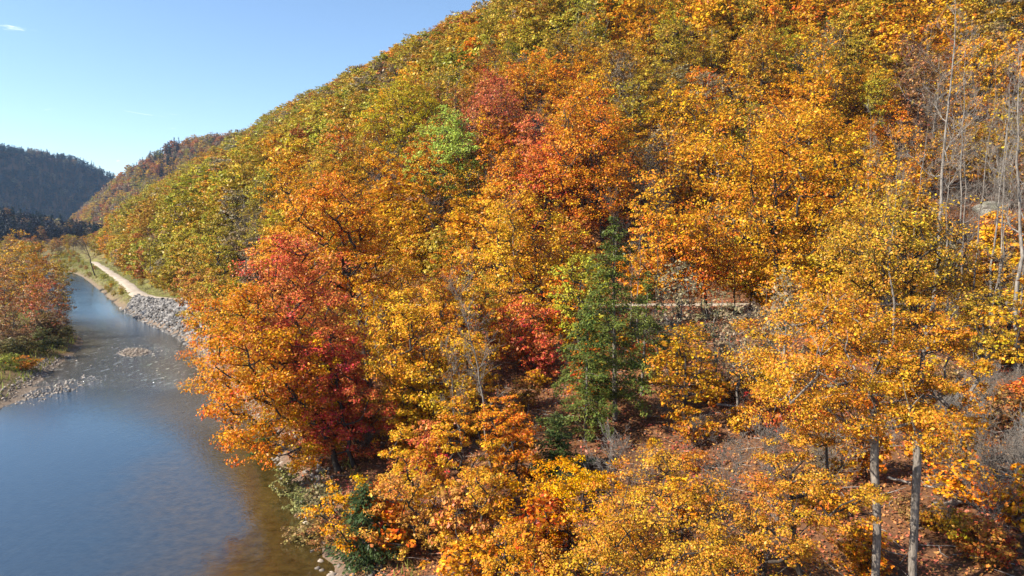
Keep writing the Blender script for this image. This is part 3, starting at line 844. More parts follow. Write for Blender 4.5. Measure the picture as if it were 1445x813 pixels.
# ------------------------------------------------------------------ left bank thicket
LEFT = [(38, 128, 322, 34, (0.52, 0.26, 0.04), 'golden-topped tree, tallest on the left bank'), (66, 108, 388, 33, (0.42, 0.14, 0.06), 'reddish orange round tree at the left bank water edge'),
        (8, 112, 372, 34, (0.36, 0.16, 0.055), 'rust tree at the left edge of the frame, left bank'), (84, 126, 385, 26, 'brown', 'brown thin tree behind the reddish one on the left bank'),
        (24, 100, 425, 34, 'brown', 'brown twiggy tree on the left bank, below the golden-topped tree'), (-14, 96, 440, 36, (0.33, 0.15, 0.055), 'rust tree half out of the frame on the left bank'),
        (60, 140, 345, 26, (0.42, 0.16, 0.03), 'ochre-brown tree behind the golden-topped one, left bank'), (4, 140, 345, 32, 'ochre', 'ochre tree behind the rust one on the left bank'),
        (80, 160, 362, 24, 'ochre', 'small ochre tree farther up the left bank'), (90, 190, 352, 16, 'olive', 'olive tree far along the left bank'),
        (48, 178, 338, 24, 'olive', 'dull olive tree deep in the left bank thicket'), (20, 190, 330, 26, 'brown', 'brown tree deep in the left bank thicket')]
for px, Y, top, rp, t, lb in LEFT:
    x, z, mpp = at(px, Y)
    b = 406.5 + (top - 406.5) + rp * 0.9
    hero(px, Y, px, top, min(top + rp * 3.4, 520), rp, t, lb, lai=1.7, leafk=0.9, r_tr=0.12, bark='bark_grey')

# ------------------------------------------------------------------ shared prototypes
MID = [proto('oak%d' % i, grow(200 + i, h, b, r, clumps=c, per=p, leaf=0.33, r_tr=0.26, rc=1.15, fill=f, twigs=3, top_round=tr), 'bark')
       for i, (h, b, r, c, p, f, tr) in enumerate([(16, 5.5, 4.6, 62, 62, .5, .7), (17, 5, 4.2, 58, 62, .5, .9), (15, 5, 5.2, 70, 58, .45, .6),
                                                (18, 7, 4.4, 56, 64, .5, .8), (14, 3.5, 4.4, 60, 58, .5, .7), (16, 6, 5.0, 48, 56, .5, .65)])]
THIN = [proto('thin%d' % i, grow(230 + i, h, b, r, clumps=46, per=32, leaf=0.36, r_tr=0.16, rc=1.3, fill=0.5, twigs=5), 'bark_grey')
        for i, (h, b, r) in enumerate([(15, 5, 3.8), (16, 6, 4.2), (14, 4, 4.0)])]
EDGE = [proto('edge%d' % i, grow(270 + i, h, 1.0, r, clumps=60, per=70, leaf=0.38, r_tr=0.13, rc=1.2, fill=0.5, twigs=2), 'bark')
        for i, (h, r) in enumerate([(10, 3.6), (9, 3.9), (11, 3.4)])]
SAP = [proto('sapling%d' % i, grow(240 + i, h, 0.8, r, clumps=26, per=60, leaf=0.24, r_tr=0.05, rc=0.7, fill=0.5, twigs=3), 'bark')
       for i, (h, r) in enumerate([(4.0, 1.5), (4.8, 1.3), (3.2, 1.7)])]
BARE = [(mesh_np('bare_p%d' % i, *(lambda t: (t[0], [t[1]]))(bare(250 + i, h, r, 0.3 * h, 0.13, 15)), [M['bark_grey']], smooth=True), None)
        for i, (h, r) in enumerate([(14, 4.0), (15, 3.6), (13, 4.4)])]
BRUSH = [(mesh_np('brush%d' % i, *(lambda t: (t[0], [t[1]]))(bare(260 + i, h, r, 0.05 * h, 0.03, 14)), [M['bark_pale' if i == 0 else 'bark_grey']], smooth=True), None)
         for i, (h, r) in enumerate([(2.6, 2.0), (3.2, 1.8), (2.2, 2.4)])]

PAL = dict(
    left=[('olive', .38), ('yellowgreen', .22), ('ochre', .20), ('gold', .08), ('rust', .05), ('taupe', .07)],
    mid=[('olive', .30), ('ochre', .26), ('yellowgreen', .18), ('gold', .13), ('rust', .06), ('taupe', .07)],
    redz=[('orange', .30), ('amber', .22), ('rust', .16), ('gold', .18), ('salmon', .08), ('red', .06)],
    right=[('amber', .28), ('gold', .20), ('ochre', .32), ('orange', .06), ('yellowgreen', .08), ('taupe', .06)],
    edge=[('ochre', .34), ('amber', .24), ('brown', .2), ('gold', .1), ('taupe', .12)],
    low=[('amber', .24), ('gold', .27), ('orange', .12), ('ochre', .22), ('yellowgreen', .08), ('rust', .07)],
    far=[('ochre', .28), ('rust', .16), ('taupe', .30), ('olive', .18), ('brown', .08)],
    dark=[('bare', .75), ('taupe', .15), ('brown', .1)])  # for shaded slopes: shade is put into the near-black tint
def pick(p, g):
    r = g.random() * sum(w for _, w in p)
    for n_, w in p:
        r -= w
        if r <= 0: return n_
    return p[0][0]
def zone(px, py):
    if px < 110: return 'far'
    if px > 1270: return 'edge'
    if px > 870: return 'right' if py > 40 or px > 980 else 'mid'
    if 660 < px <= 870 and 100 < py < 350: return 'redz'
    if py > 225 + 0.0 * px and px > 380: return 'low'
    if px > 470: return 'mid'
    return 'left'
def jit(c, g):
    v = g.uniform(0.82, 1.15)
    return (min(0.75, c[0] * v * g.uniform(0.92, 1.08)), min(0.6, c[1] * v * g.uniform(0.86, 1.14)), c[2] * v)

# ------------------------------------------------------------------ forest placement
def scatter(x0, x1, y0, y1, sp, g):
    xs, ys = np.meshgrid(np.arange(x0, x1, sp), np.arange(y0, y1, sp))
    xs = xs.ravel() + g.uniform(-.42, .42, xs.size) * sp; ys = ys.ravel() + g.uniform(-.42, .42, ys.size) * sp
    return xs, ys
g = np.random.default_rng(42)
cand = []
for (x0, x1, y0, y1, sp) in [(-120, 190, 88, 200, 5.4), (-300, 330, 200, 330, 6.4), (-420, 330, 330, 800, 8.0)]:
    xs, ys = scatter(x0, x1, y0, y1, sp, g)
    zs = terrain(xs, ys)
    dT, sT, _ = sdist(xs, ys, TRs)
    px, py = project(xs, ys, zs + 9)
    ok = (sT > 0) & (dT > 4.6) & (dT < 215) & (px > -60) & (px < 1560) & (py > -170)
    for i in np.where(ok)[0]:
        if any((xs[i] - a) ** 2 + (ys[i] - b) ** 2 < r * r * 2.2 for a, b, r in TAKEN): continue
        cand.append((xs[i], ys[i], zs[i], px[i], py[i], dT[i]))
cand.sort(key=lambda c: math.hypot(c[0], c[1]) + (400 if not (-30 < c[3] < 1475 and c[4] > -40) else 0))
N_IND = 265
auto, far_pts = [], []
bare_auto = []
for i, (x, y, z, px, py, dT) in enumerate(cand):
    zn = zone(px, py)
    if zn == 'edge' and g.random() < 0.34 and i < 420:
        if len(bare_auto) < 39: bare_auto.append((x, y, z, px, py)); 
        continue
    if zn in ('mid', 'left', 'redz') and g.random() < 0.09 and i < 420 and len(bare_auto) < 39:
        bare_auto.append((x, y, z, px, py)); continue
    cn_ = pick(PAL[zn], g)
    s = g.uniform(0.6, 1.15)
    if dT < 14: s *= 0.72
    if i < N_IND + len(bare_auto) and len(auto) < N_IND:
        auto.append(dict(p=(x, y, z), px=px, py=py, c=cn_, s=s, dT=dT))
    else:
        far_pts.append((x, y, z, cn_, s * 1.05 if dT >= 14 else s / 0.72, 3 if dT < 14 else 0))
# trees on the ground below the trail that fill between the named ones
xs, ys = scatter(-60, 90, 34, 90, 4.8, g)
zs = terrain(xs, ys); dT, sT, _ = sdist(xs, ys, TRs); dR, sR, _ = sdist(xs, ys, RBs)
px, py = project(xs, ys, zs)
fillers = []
for i in np.where((sT < 0) & (dT > 4) & (sR > 0) & (dR > 3) & (px > 300) & (px < 1500) & (ys > 44))[0]:
    if any((xs[i] - a) ** 2 + (ys[i] - b) ** 2 < 9 for a, b, r in TAKEN): continue
    if px[i] > 860 and g.random() < 0.62: continue
    if px[i] > 860 and ys[i] < 44: continue
    if 735 < px[i] < 945 and ys[i] < 61: continue
    if (850 < px[i] < 1075 or 690 < px[i] < 765 or px[i] > 1335) and ys[i] > 58: continue
    if g.random() < 0.12: continue
    fillers.append((xs[i], ys[i], zs[i], px[i], py[i]))
for (x, y, z, qx, qy) in fillers:
    c = pick(PAL['low'] if qx < 900 else PAL['right'], g)
    auto.append(dict(p=(x, y, z), px=qx, py=qy, c=c, s=g.uniform(0.42, 0.72), dT=0, low=True))

# individual trees: labels say the colour, the belt of the slope and the place in that row
def belt(a):
    if a.get('low'): return 'below the trail'
    d = a['dT']
    return 'just above the trail' if d < 22 else 'low on the hillside' if d < 42 else 'midway up the hillside' if d < 66 else 'high on the hillside' if d < 95 else 'near the hill crest'
ORD = ['leftmost', 'second from left', 'third from left', 'fourth from left', 'fifth from left', 'sixth from left', 'seventh from left', 'eighth from left',
       'ninth from left', 'tenth from left', 'eleventh from left', 'twelfth from left', 'thirteenth from left', 'fourteenth from left', 'fifteenth from left',
       'sixteenth from left', 'seventeenth from left', 'eighteenth from left', 'nineteenth from left', 'twentieth from left']
cells = {}
for a in auto: cells.setdefault((a['c'], belt(a)), []).append(a)
for (c, b), L in cells.items():
    L.sort(key=lambda a: a['px'])
    for i, a in enumerate(L):
        a['label'] = ('only %s tree %s' % (WORD[c], b)) if len(L) == 1 else '%s of the %s trees %s' % (ORD[i] if i < len(ORD) else '%dth from left' % (i + 1), WORD[c], b)
for a in auto:
    lib = THIN if a['c'] in ('taupe', 'brown') or (a['px'] > 1250 and g.random() < 0.5) or g.random() < 0.32 else MID
    s = a['s']
    if not a.get('low') and a['dT'] < 15: lib = EDGE; s = s / 0.72
    pr = lib[g.integers(len(lib))]
    place_tree('autumn_tree', pr, (a['p'][0], a['p'][1], a['p'][2] - 0.15), g.uniform(0, 6.28), (s * g.uniform(.9, 1.15), s * g.uniform(.9, 1.15), s * g.uniform(.9, 1.12)),
               jit(C_[a['c']], g), a['label'], 'tree', 'autumn trees')
bare_auto.sort(key=lambda b: b[3])
for i, (x, y, z, px, py) in enumerate(bare_auto):
    place_tree('bare_tree', BARE[g.integers(3)], (x, y, z - 0.15), g.uniform(0, 6.28), g.uniform(0.7, 1.05), (1, 1, 1),
               '%s of the small leafless trees on the wooded hillside' % (ORD[i] if i < len(ORD) else '%s from right' % ORD[len(bare_auto) - 1 - i].split(' from')[0] if i < len(bare_auto) - 1 else 'rightmost'),
               'bare tree', 'leafless trees')

# ------------------------------------------------------------------ far forest (one mass)
# valley floor, second hill, far dark hill, left knoll
for (x0, x1, y0, y1, sp, tag_) in [(-330, -120, 340, 760, 11, 'v'), (-860, 60, 860, 1230, 9.0, 'h2'), (-1560, -760, 1000, 2250, 10.0, 'h3'), (-640, -330, 420, 760, 9, 'h4'),
                                   (-330, -60, 110, 340, 9, 'lb')]:
    xs, ys = scatter(x0, x1, y0, y1, sp, g)
    zs = terrain(xs, ys)
    dT, sT, _ = sdist(xs, ys, TRs); dL, sL, _ = sdist(xs, ys, LBs); dR, sR, _ = sdist(xs, ys, RBs)
    px, py = project(xs, ys, zs + 8)
    for i in range(len(xs)):
        if not (-140 < px[i] < 420): continue
        if tag_ == 'v':
            if sT[i] > 0 or dT[i] < 9 or zs[i] > 12 or g.random() < 0.35: continue
            far_pts.append((xs[i], ys[i], zs[i], pick(PAL['far'], g), g.uniform(.35, .7), 0))
        elif tag_ == 'h2':
            if zs[i] < 2.5: continue
            con = g.random() < (0.5 if 185 < px[i] < 250 and py[i] < 250 else 0.06)
            far_pts.append((xs[i], ys[i], zs[i], 'green' if con else pick(PAL['far'], g), g.uniform(.85, 1.25), 2 if con else 1))
        elif tag_ == 'h3':
            if zs[i] < 10: continue
            con = g.random() < 0.5
            far_pts.append((xs[i], ys[i], zs[i], 'green' if con else pick(PAL['dark'], g), g.uniform(.9, 1.35), 2 if con else 1))
        elif tag_ == 'h4':
            if zs[i] < 6: continue
            con = g.random() < 0.3
            far_pts.append((xs[i], ys[i], zs[i], 'green' if con else pick(PAL['dark'], g), g.uniform(.6, 1.0), 2 if con else 1))
        else:
            if sL[i] > 0 or sR[i] > 0 or dL[i] < 14 or px[i] > 60: continue
            far_pts.append((xs[i], ys[i], zs[i], pick(PAL['dark'], g), g.uniform(.5, .8), 0))
xs, ys = scatter(-300, -55, 132, 430, 3.4, g)          # low growth at the foot of the slope and along the verge
zs = terrain(xs, ys); dT, sT, _ = sdist(xs, ys, TRs); dR, sR, _ = sdist(xs, ys, RBs)
for i in np.where((sR > 0) & (dT > 2.6) & (((sT > 0) & (dT < 9)) | ((sT < 0) & (dT < 14) & (xs < -88))))[0]:
    if g.random() < (0.25 if sT[i] > 0 and dT[i] > 4.5 else 0.72): continue
    far_pts.append((xs[i], ys[i], zs[i], pick([('olive', .3), ('ochre', .3), ('yellowgreen', .2), ('brown', .1), ('rust', .1)], g), g.uniform(.10, .22) if sT[i] < 0 or dT[i] < 5 else g.uniform(.25, .5), 3))
fc = bpy.data.collections.new('far_tree_kinds')
kinds = {0: [], 1: [], 2: [], 3: []}
def far_proto(kind, gr, bark='bark'):
    BV, BF, LV, LF, var = gr
    V = np.concatenate([LV, BV])
    me = mesh_np('far_tree', V, [LF, BF + len(LV)], [M['leaf_far'], M[bark]], [0, 1], fattr={'var': np.concatenate([var, np.zeros(len(BF))])})
    n_ = sum(len(v) for v in kinds.values())
    o = bpy.data.objects.new('far_tree_%02d' % n_, me); fc.objects.link(o); kinds[kind].append(n_)
for i in range(4): far_proto(0, grow(300 + i, 16, 4.5, 4.8, clumps=46, per=52, leaf=0.55, r_tr=0.2, rc=1.35, twigs=0, ns_big=5))
for i in range(3): far_proto(3, grow(330 + i, 10, 0.8, 3.8, clumps=46, per=44, leaf=0.5, r_tr=0.13, rc=1.2, twigs=0, ns_big=5))
for i in range(3): far_proto(1, grow(310 + i, 15, 1.5, 5.4, clumps=38, per=20, leaf=1.1, r_tr=0.2, rc=1.5, twigs=0, ns_big=4))
for i in range(2): far_proto(2, conifer(320 + i, 17, 3.6, 1.5, 30, leaf=1.5, r_tr=0.2, dens=4))
n_far = len(far_pts)
pm = bpy.data.meshes.new('far_forest')
pm.vertices.add(n_far)
pm.vertices.foreach_set('co', np.array([(p[0], p[1], p[2] - 0.2) for p in far_pts], np.float32).ravel())
a_ = pm.attributes.new('pidx', 'INT', 'POINT'); a_.data.foreach_set('value', np.array([kinds[p[5]][g.integers(len(kinds[p[5]]))] for p in far_pts], np.int32))
a_ = pm.attributes.new('rot', 'FLOAT_VECTOR', 'POINT'); a_.data.foreach_set('vector', np.array([(0, 0, g.uniform(0, 6.28)) for _ in far_pts], np.float32).ravel())
a_ = pm.attributes.new('scl', 'FLOAT_VECTOR', 'POINT'); a_.data.foreach_set('vector', np.array([(p[4] * g.uniform(.9, 1.2), p[4] * g.uniform(.9, 1.2), p[4]) for p in far_pts], np.float32).ravel())
a_ = pm.attributes.new('tint', 'FLOAT_COLOR', 'POINT'); a_.data.foreach_set('color', np.array([(*((0.024, 0.036, 0.020) if p[5] == 2 else jit(C_[p[3]], g)), 1) for p in far_pts], np.float32).ravel())  # conifer tint also darkened to carry the far hill's shade
ff = add('far_forest', pm, kind='stuff', label='distant autumn forest covering the far hillsides')
ng = bpy.data.node_groups.new('far_forest', 'GeometryNodeTree')
ng.interface.new_socket('Geometry', in_out='INPUT', socket_type='NodeSocketGeometry')
ng.interface.new_socket('Geometry', in_out='OUTPUT', socket_type='NodeSocketGeometry')
N_, L_ = ng.nodes, ng.links
gi = N_.new('NodeGroupInput'); go = N_.new('NodeGroupOutput')
ip = N_.new('GeometryNodeInstanceOnPoints'); ci = N_.new('GeometryNodeCollectionInfo')
ci.inputs['Collection'].default_value = fc; ci.inputs['Separate Children'].default_value = True; ci.inputs['Reset Children'].default_value = True
def named(nm, ty):
    n_ = N_.new('GeometryNodeInputNamedAttribute'); n_.data_type = ty; n_.inputs['Name'].default_value = nm
    return n_.outputs['Attribute']
L_.new(gi.outputs[0], ip.inputs['Points']); L_.new(ci.outputs[0], ip.inputs['Instance'])
ip.inputs['Pick Instance'].default_value = True
L_.new(named('pidx', 'INT'), ip.inputs['Instance Index']); L_.new(named('rot', 'FLOAT_VECTOR'), ip.inputs['Rotation']); L_.new(named('scl', 'FLOAT_VECTOR'), ip.inputs['Scale'])
L_.new(ip.outputs[0], go.inputs[0])
md = ff.modifiers.new('scatter', 'NODES'); md.node_group = ng

# ------------------------------------------------------------------ understorey
und = []
xs, ys = scatter(-60, 100, 24, 100, 3.1, g)
zs = terrain(xs, ys); dT, sT, _ = sdist(xs, ys, TRs); dR, sR, _ = sdist(xs, ys, RBs)
px, py = project(xs, ys, zs)
for i in range(len(xs)):
    if sR[i] < 0 or dR[i] < 2 or dT[i] < 4 or not (380 < px[i] < 1480) or py[i] > 840: continue
    if g.random() < 0.30: continue
    if 850 < px[i] < 1070 and ys[i] > 74: continue
    if 880 < px[i] < 1060 and 440 < py[i] < 600 and g.random() < 0.35: continue
    und.append((xs[i], ys[i], zs[i], px[i], py[i]))
for k in range(34):
    x, y = hit(g.uniform(1310, 1450), g.uniform(560, 800)); z = tz(x, y); q = project(x, y, z); und.append((x, y, z, float(q[0]), float(q[1])))
und.sort(key=lambda u: u[3])
sapl, brush = [], []
for u in und:
    (brush if g.random() < (0.45 if u[3] > 1000 else 0.16) else sapl).append(u)
pal_s = [('amber', .3), ('gold', .16), ('rust', .18), ('red', .08), ('orange', .16), ('olive', .05), ('brown', .10)]
cs = {}
for u in sapl:
    c = pick(pal_s if u[3] > 800 else [('amber', .3), ('orange', .22), ('red', .2), ('rust', .18), ('salmon', .1)], g)
    cs.setdefault((c, 'near the bottom edge' if u[4] > 680 else 'on the lower slope' if u[4] > 560 else 'halfway to the trail' if u[4] > 490 else 'close below the trail'), []).append(u)
def ordinal(i, n, what):
    if n == 1: return 'only ' + what.replace('saplings', 'sapling').replace('shrubs', 'shrub')
    if i < len(ORD): return ORD[i] + ' of the ' + what
    j = n - 1 - i
    return ('rightmost' if j == 0 else ORD[min(j, 19)].replace('left', 'right')) + ' of the ' + what
for (c, w), L in cs.items():
    for i, u in enumerate(L):
        s = g.uniform(0.35, 1.0)
        place_tree('sapling', SAP[g.integers(3)], (u[0], u[1], u[2] - 0.05), g.uniform(0, 6.28), (s, s, s * g.uniform(.8, 1.1)), jit(C_[c], g),
                   ordinal(i, len(L), '%s saplings %s' % (WORD[c], w)), 'sapling', 'young trees under the forest', trunk='stem', crown='foliage')
bs = {}
for u in brush:
    bs.setdefault(('at the bottom edge' if u[4] > 700 else 'on the lower slope' if u[4] > 600 else 'halfway to the trail' if u[4] > 510 else 'just below the trail',
                   'left of the hemlock' if u[3] < 800 else 'right of the hemlock' if u[3] < 1150 else 'around the foreground oaks'), []).append(u)
for (w, v), L in bs.items():
    for i, u in enumerate(L):
        place_tree('bare_shrub', BRUSH[g.integers(3)], (u[0], u[1], u[2] - 0.05), g.uniform(0, 6.28), g.uniform(0.5, 1.2), (1, 1, 1),
                   ordinal(i, len(L), 'leafless shrubs %s, %s' % (w, v)), 'shrub', 'leafless brush', trunk='stems')
hb = []
for k in range(400):
    qx, qy = g.uniform(1190, 1470), g.uniform(215, 425)
    x, y = hit(qx, qy)
    if y > 150 or sdist(np.array([x]), np.array([y]), TRs)[0][0] < 3.5 or any((x - a[0]) ** 2 + (y - a[1]) ** 2 < 6 for a in hb): continue
    hb.append((x, y, qx))
    if len(hb) >= 36: break
hb.sort(key=lambda h: h[2])
for i, (x, y, qx) in enumerate(hb):
    place_tree('bare_shrub', BRUSH[g.integers(3)], (x, y, tz(x, y) - 0.05), g.uniform(0, 6.28), g.uniform(0.9, 1.9), (1, 1, 1),
               ordinal(i, len(hb), 'leafless shrubs on the boulder-strewn right hillside'), 'shrub', 'leafless brush', trunk='stems')
# shrubs on the creek bank
for i, (px, Y, s, c, lb) in enumerate([(425, 42, 0.5, (0.26, 0.25, 0.09), 'pale olive bush hanging over the near creek bank'), (455, 39, 0.6, (0.22, 0.17, 0.08), 'dry tan bush at the near creek bank by the bottom edge'),
        (436, 38, 0.5, (0.30, 0.20, 0.08), 'straw coloured bush leaning over the near bank stones'), (470, 36.5, 0.55, (0.34, 0.15, 0.06), 'rust coloured bush on the near bank stones at the bottom edge'), (405, 45, 0.5, (0.24, 0.22, 0.08), 'small grey-olive bush under the orange-gold bank maple'),
        (35, 82, 0.6, (0.55, 0.22, 0.03), 'orange low bush at the tip of the left bank'), (12, 80, 0.6, (0.30, 0.30, 0.05), 'yellow-green bush at the tip of the left bank'),
        (60, 92, 0.75, (0.13, 0.12, 0.04), 'dark olive bush at the left bank water edge'), (85, 104, 0.7, (0.14, 0.11, 0.04), 'dark bush at the bulge of the left bank'),
        (40, 95, 0.8, (0.22, 0.11, 0.05), 'brown bush among the left bank shrubs'), (92, 112, 0.6, (0.20, 0.12, 0.05), 'brown bush behind the bulge of the left bank'),
        (15, 88, 0.8, (0.16, 0.13, 0.05), 'olive-brown bush at the left edge of the frame'), (-5, 84, 0.8, (0.20, 0.16, 0.05), 'tan bush cut by the left edge'),
        (70, 100, 0.9, (0.17, 0.10, 0.04), 'dark brown bush under the reddish orange tree'), (158, 190, 0.5, (0.40, 0.30, 0.04), 'yellow bush between trail and creek'),
        (146, 214, 0.55, (0.34, 0.30, 0.05), 'yellow-green bush along the verge between trail and creek'), (172, 166, 0.45, (0.44, 0.27, 0.04), 'golden bush at the end of the stone bank'),
        (10, 92, 0.9, (0.15, 0.09, 0.045), 'dark brown bush, tallest at the left edge of the left bank'), (30, 90, 0.7, (0.19, 0.14, 0.05), 'olive-brown bush left of the dark olive one'), (50, 98, 0.8, (0.16, 0.10, 0.05), 'brown bush behind the dark olive one'), (78, 97, 0.55, (0.12, 0.11, 0.04), 'low dark bush nearest the water at the left bank bulge'), (93, 107, 0.5, (0.13, 0.10, 0.04), 'low dark bush at the rightmost point of the left bank'),
        (240, 160, 0.9, (0.30, 0.12, 0.04), 'rust bush beside the trail at the hill foot')]):
    x, z, _ = at(px, Y)
    place_tree('bush', SAP[i % 3], (x, Y, z - 0.35), i * 1.3, (s * 1.25, s * 1.25, s), c, lb, 'bush', 'bushes along the creek', trunk='stem', crown='foliage')

# ------------------------------------------------------------------ fallen wood and boulders
def log_mesh(seed, L, r):
    gg = np.random.default_rng(seed)
    P = [np.array([-L / 2, 0, 0])]; par = [-1]; rad = [r]
    for j in range(1, 9):
        P.append(P[-1] + np.array([L / 8, gg.normal(0, .06), gg.normal(0, .04)])); par.append(j - 1); rad.append(r * (1 - 0.07 * j))
    for b in range(5):
        k = gg.integers(3, 8); d = unit(gg.normal(size=3) + np.array([1, 0, .8])); prev = int(k)
        p = P[k].copy()
        for j in range(3):
            p = p + d * gg.uniform(.3, .6) + gg.normal(0, .08, 3); P.append(p); par.append(prev); rad.append(r * .35 * (1 - .28 * j)); prev = len(P) - 1
    V, Fq = tubes(P, par, rad, 8, 4)
    return mesh_np('log%d' % seed, V, [Fq], [M['log']], smooth=True)
for i, (px, Y, L, r, rz, lb) in enumerate([(1375, 34, 6, 0.10, 0.35, 'long pale fallen branch on the leaf litter at lower right'), (1310, 36, 4, .08, -0.5, 'fallen branch behind the right foreground trunk'),
        (1165, 78, 4.5, .13, 0.05, 'pale broken log lying by the trail at right'), (1240, 66, 4, .1, .1, 'pale fallen log beneath the twin-trunk oak'),
        (690, 38, 5, .08, .5, 'dead branch on the slope near the bottom edge'), (600, 39, 4, .07, -.4, 'dead branch beside the dark evergreen bush'),
        (830, 33, 4, .07, .2, 'grey dead branch caught in the foreground golden bushes'), (1060, 50, 5, .09, -.3, 'fallen branch on the slope left of the large foreground oak'),
        (740, 52, 5, .09, .7, 'fallen trunk below the young hemlock'), (1395, 80, 6, .2, .0, 'weathered log beside the trail at the right edge'),
        (470, 37, 3, .06, 0.9, 'driftwood branch at the near creek bank'), (985, 56, 5, .1, .25, 'fallen branch on bare litter right of the hemlock')]):
    x, z, _ = at(px, Y)
    o = add('fallen_branch' if r < .11 else 'fallen_log', log_mesh(400 + i, L, r), None, (x, Y, z + r * 0.8), lb, 'branch' if r < .11 else 'log', 'fallen wood')
    o.rotation_euler = (0, 0.05, rz)

import bmesh
def rock_mesh(name, seed, sub, mat, flat=0.7, jag=0.25):
    gg = np.random.default_rng(seed)
    bm = bmesh.new(); bmesh.ops.create_icosphere(bm, subdivisions=sub, radius=1.0)
    ax = unit(gg.normal(size=(7, 3))); lim = gg.uniform(0.55, 0.9, 7)
    for v in bm.verts:
        p = np.array(v.co)
        for a, l_ in zip(ax, lim):
            e_ = p @ a - l_
            if e_ > 0: p = p - a * e_
        p = p * (1 + gg.normal(0, jag * 0.12)); p[2] *= flat
        v.co = p
    me = bpy.data.meshes.new(name); bm.to_mesh(me); bm.free(); me.materials.append(mat)
    return me
BO = [rock_mesh('boulder%d' % i, 500 + i, 3, M['boulder'], 0.65) for i in range(3)]
for i, (px, py, s, lb) in enumerate([(1287, 248, 1.6, 'mossy boulder beside the tall straight leafless tree'), (1395, 300, 2.6, 'large dark rock ledge on the right hillside'),
        (1375, 350, 1.2, 'boulder below the rock ledge at right'), (1350, 385, 0.9, 'small boulder above the trail at right'), (1425, 350, 1.3, 'boulder at the right edge above the trail'),
        (1330, 330, 0.8, 'small rock between the boulders on the right hillside'), (1410, 385, 0.8, 'small boulder near the trail at the right edge')]):
    x, y = hit(px, py)
    o = add('boulder', BO[i % 3], None, (x, y, tz(x, y) + s * 0.15), lb, 'boulder', 'hillside boulders')
    o.scale = (s * 1.3, s, s * 0.8); o.rotation_euler = (0, 0, i * 1.1)

# ------------------------------------------------------------------ loose stuff: riprap, gravel, litter, grass
def stones(name, pts, sizes, mat, label, seed, sub=1):
    gg = np.random.default_rng(seed)
    bank = []
    for k in range(6):
        m_ = rock_mesh('tmp', seed + k, sub, mat, 0.72, 1.6)
        v = np.array([tuple(q.co) for q in m_.vertices]); f = np.array([tuple(p.vertices) for p in m_.polygons])
        bank.append((v, f)); bpy.data.meshes.remove(m_)
    Vs, Fs, off, var = [], [], 0, []
    for p, s in zip(pts, sizes):
        v, f = bank[gg.integers(6)]
        a = gg.uniform(0, 6.28); c, sn = math.cos(a), math.sin(a)
        tl = gg.normal(0, .35, 2)
        q = v * np.array([s * gg.uniform(.8, 1.3), s * gg.uniform(.6, 1.0), s * gg.uniform(.7, 1.1)])
        q = np.stack([q[:, 0] * c - q[:, 1] * sn, q[:, 0] * sn + q[:, 1] * c, q[:, 2] + q[:, 0] * tl[0] + q[:, 1] * tl[1]], -1) + p
        Vs.append(q); Fs.append(f + off); off += len(v); var.append(np.full(len(f), gg.random()))
    return add(name, mesh_np(name, np.concatenate(Vs), [np.concatenate(Fs)], [mat], fattr={'var': np.concatenate(var)}), kind='stuff', label=label)
xs = g.uniform(-112, -30, 60000); ys = g.uniform(84, 165, 60000)
dT, sT, zT = sdist(xs, ys, TRs); dR, sR, _ = sdist(xs, ys, RBs)
ok = (sT < 0) & (sR > 0) & (dT > 1.6) & (dT < 17) & (ys < 160) & (xs > -85.5)
ok |= (sR < 0) & (dR < 0.9) & (ys > 100) & (ys < 150)
ii = np.where(ok)[0][:6500]
zz = terrain(xs[ii], ys[ii])
stones('riprap_stones', np.stack([xs[ii], ys[ii], zz + g.uniform(-0.05, 0.2, len(ii))], -1), g.uniform(0.15, 0.36, len(ii)) + 0.3 * g.random(len(ii)) ** 4, M['stone'], 'grey broken riprap stones on the bank under the trail', 610)
xs = g.uniform(-62, -40, 26000); ys = g.uniform(55, 106, 26000)
zz = terrain(xs, ys); dL, sL, _ = sdist(xs, ys, LBs)
ok = (zz > -0.16) & (zz < 0.62) & ((sL > 0) | (dL < 2.5))
ok |= (np.abs(ys + 0.55 * (xs + 55) - 96) < 9) & (sL > 0) & (g.random(len(xs)) < 0.02)
zz = np.where(zz < -0.16, -0.05, zz)
ii = np.where(ok)[0][:2800]
stones('gravel_bar_stones', np.stack([xs[ii], ys[ii], zz[ii] + 0.02], -1), g.uniform(0.08, 0.26, len(ii)) * (g.random(len(ii)) ** 0.3), M['gravel'], 'tan cobbles of the small gravel bar and left shore', 620)
# cobbles along the near right waterline
xs = g.uniform(-60, 4, 30000); ys = g.uniform(22, 112, 30000)
dR, sR, _ = sdist(xs, ys, RBs)
ii = np.where((dR < 2.0) & ((sR > 0) | (dR < 0.9)))[0][:2300]
zz = terrain(xs[ii], ys[ii])
stones('shore_cobbles', np.stack([xs[ii], ys[ii], np.maximum(zz, -0.1) + 0.02], -1), 0.07 + 0.26 * g.random(len(ii)) ** 2, M['gravel'], 'cobbles along the near creek bank', 630)

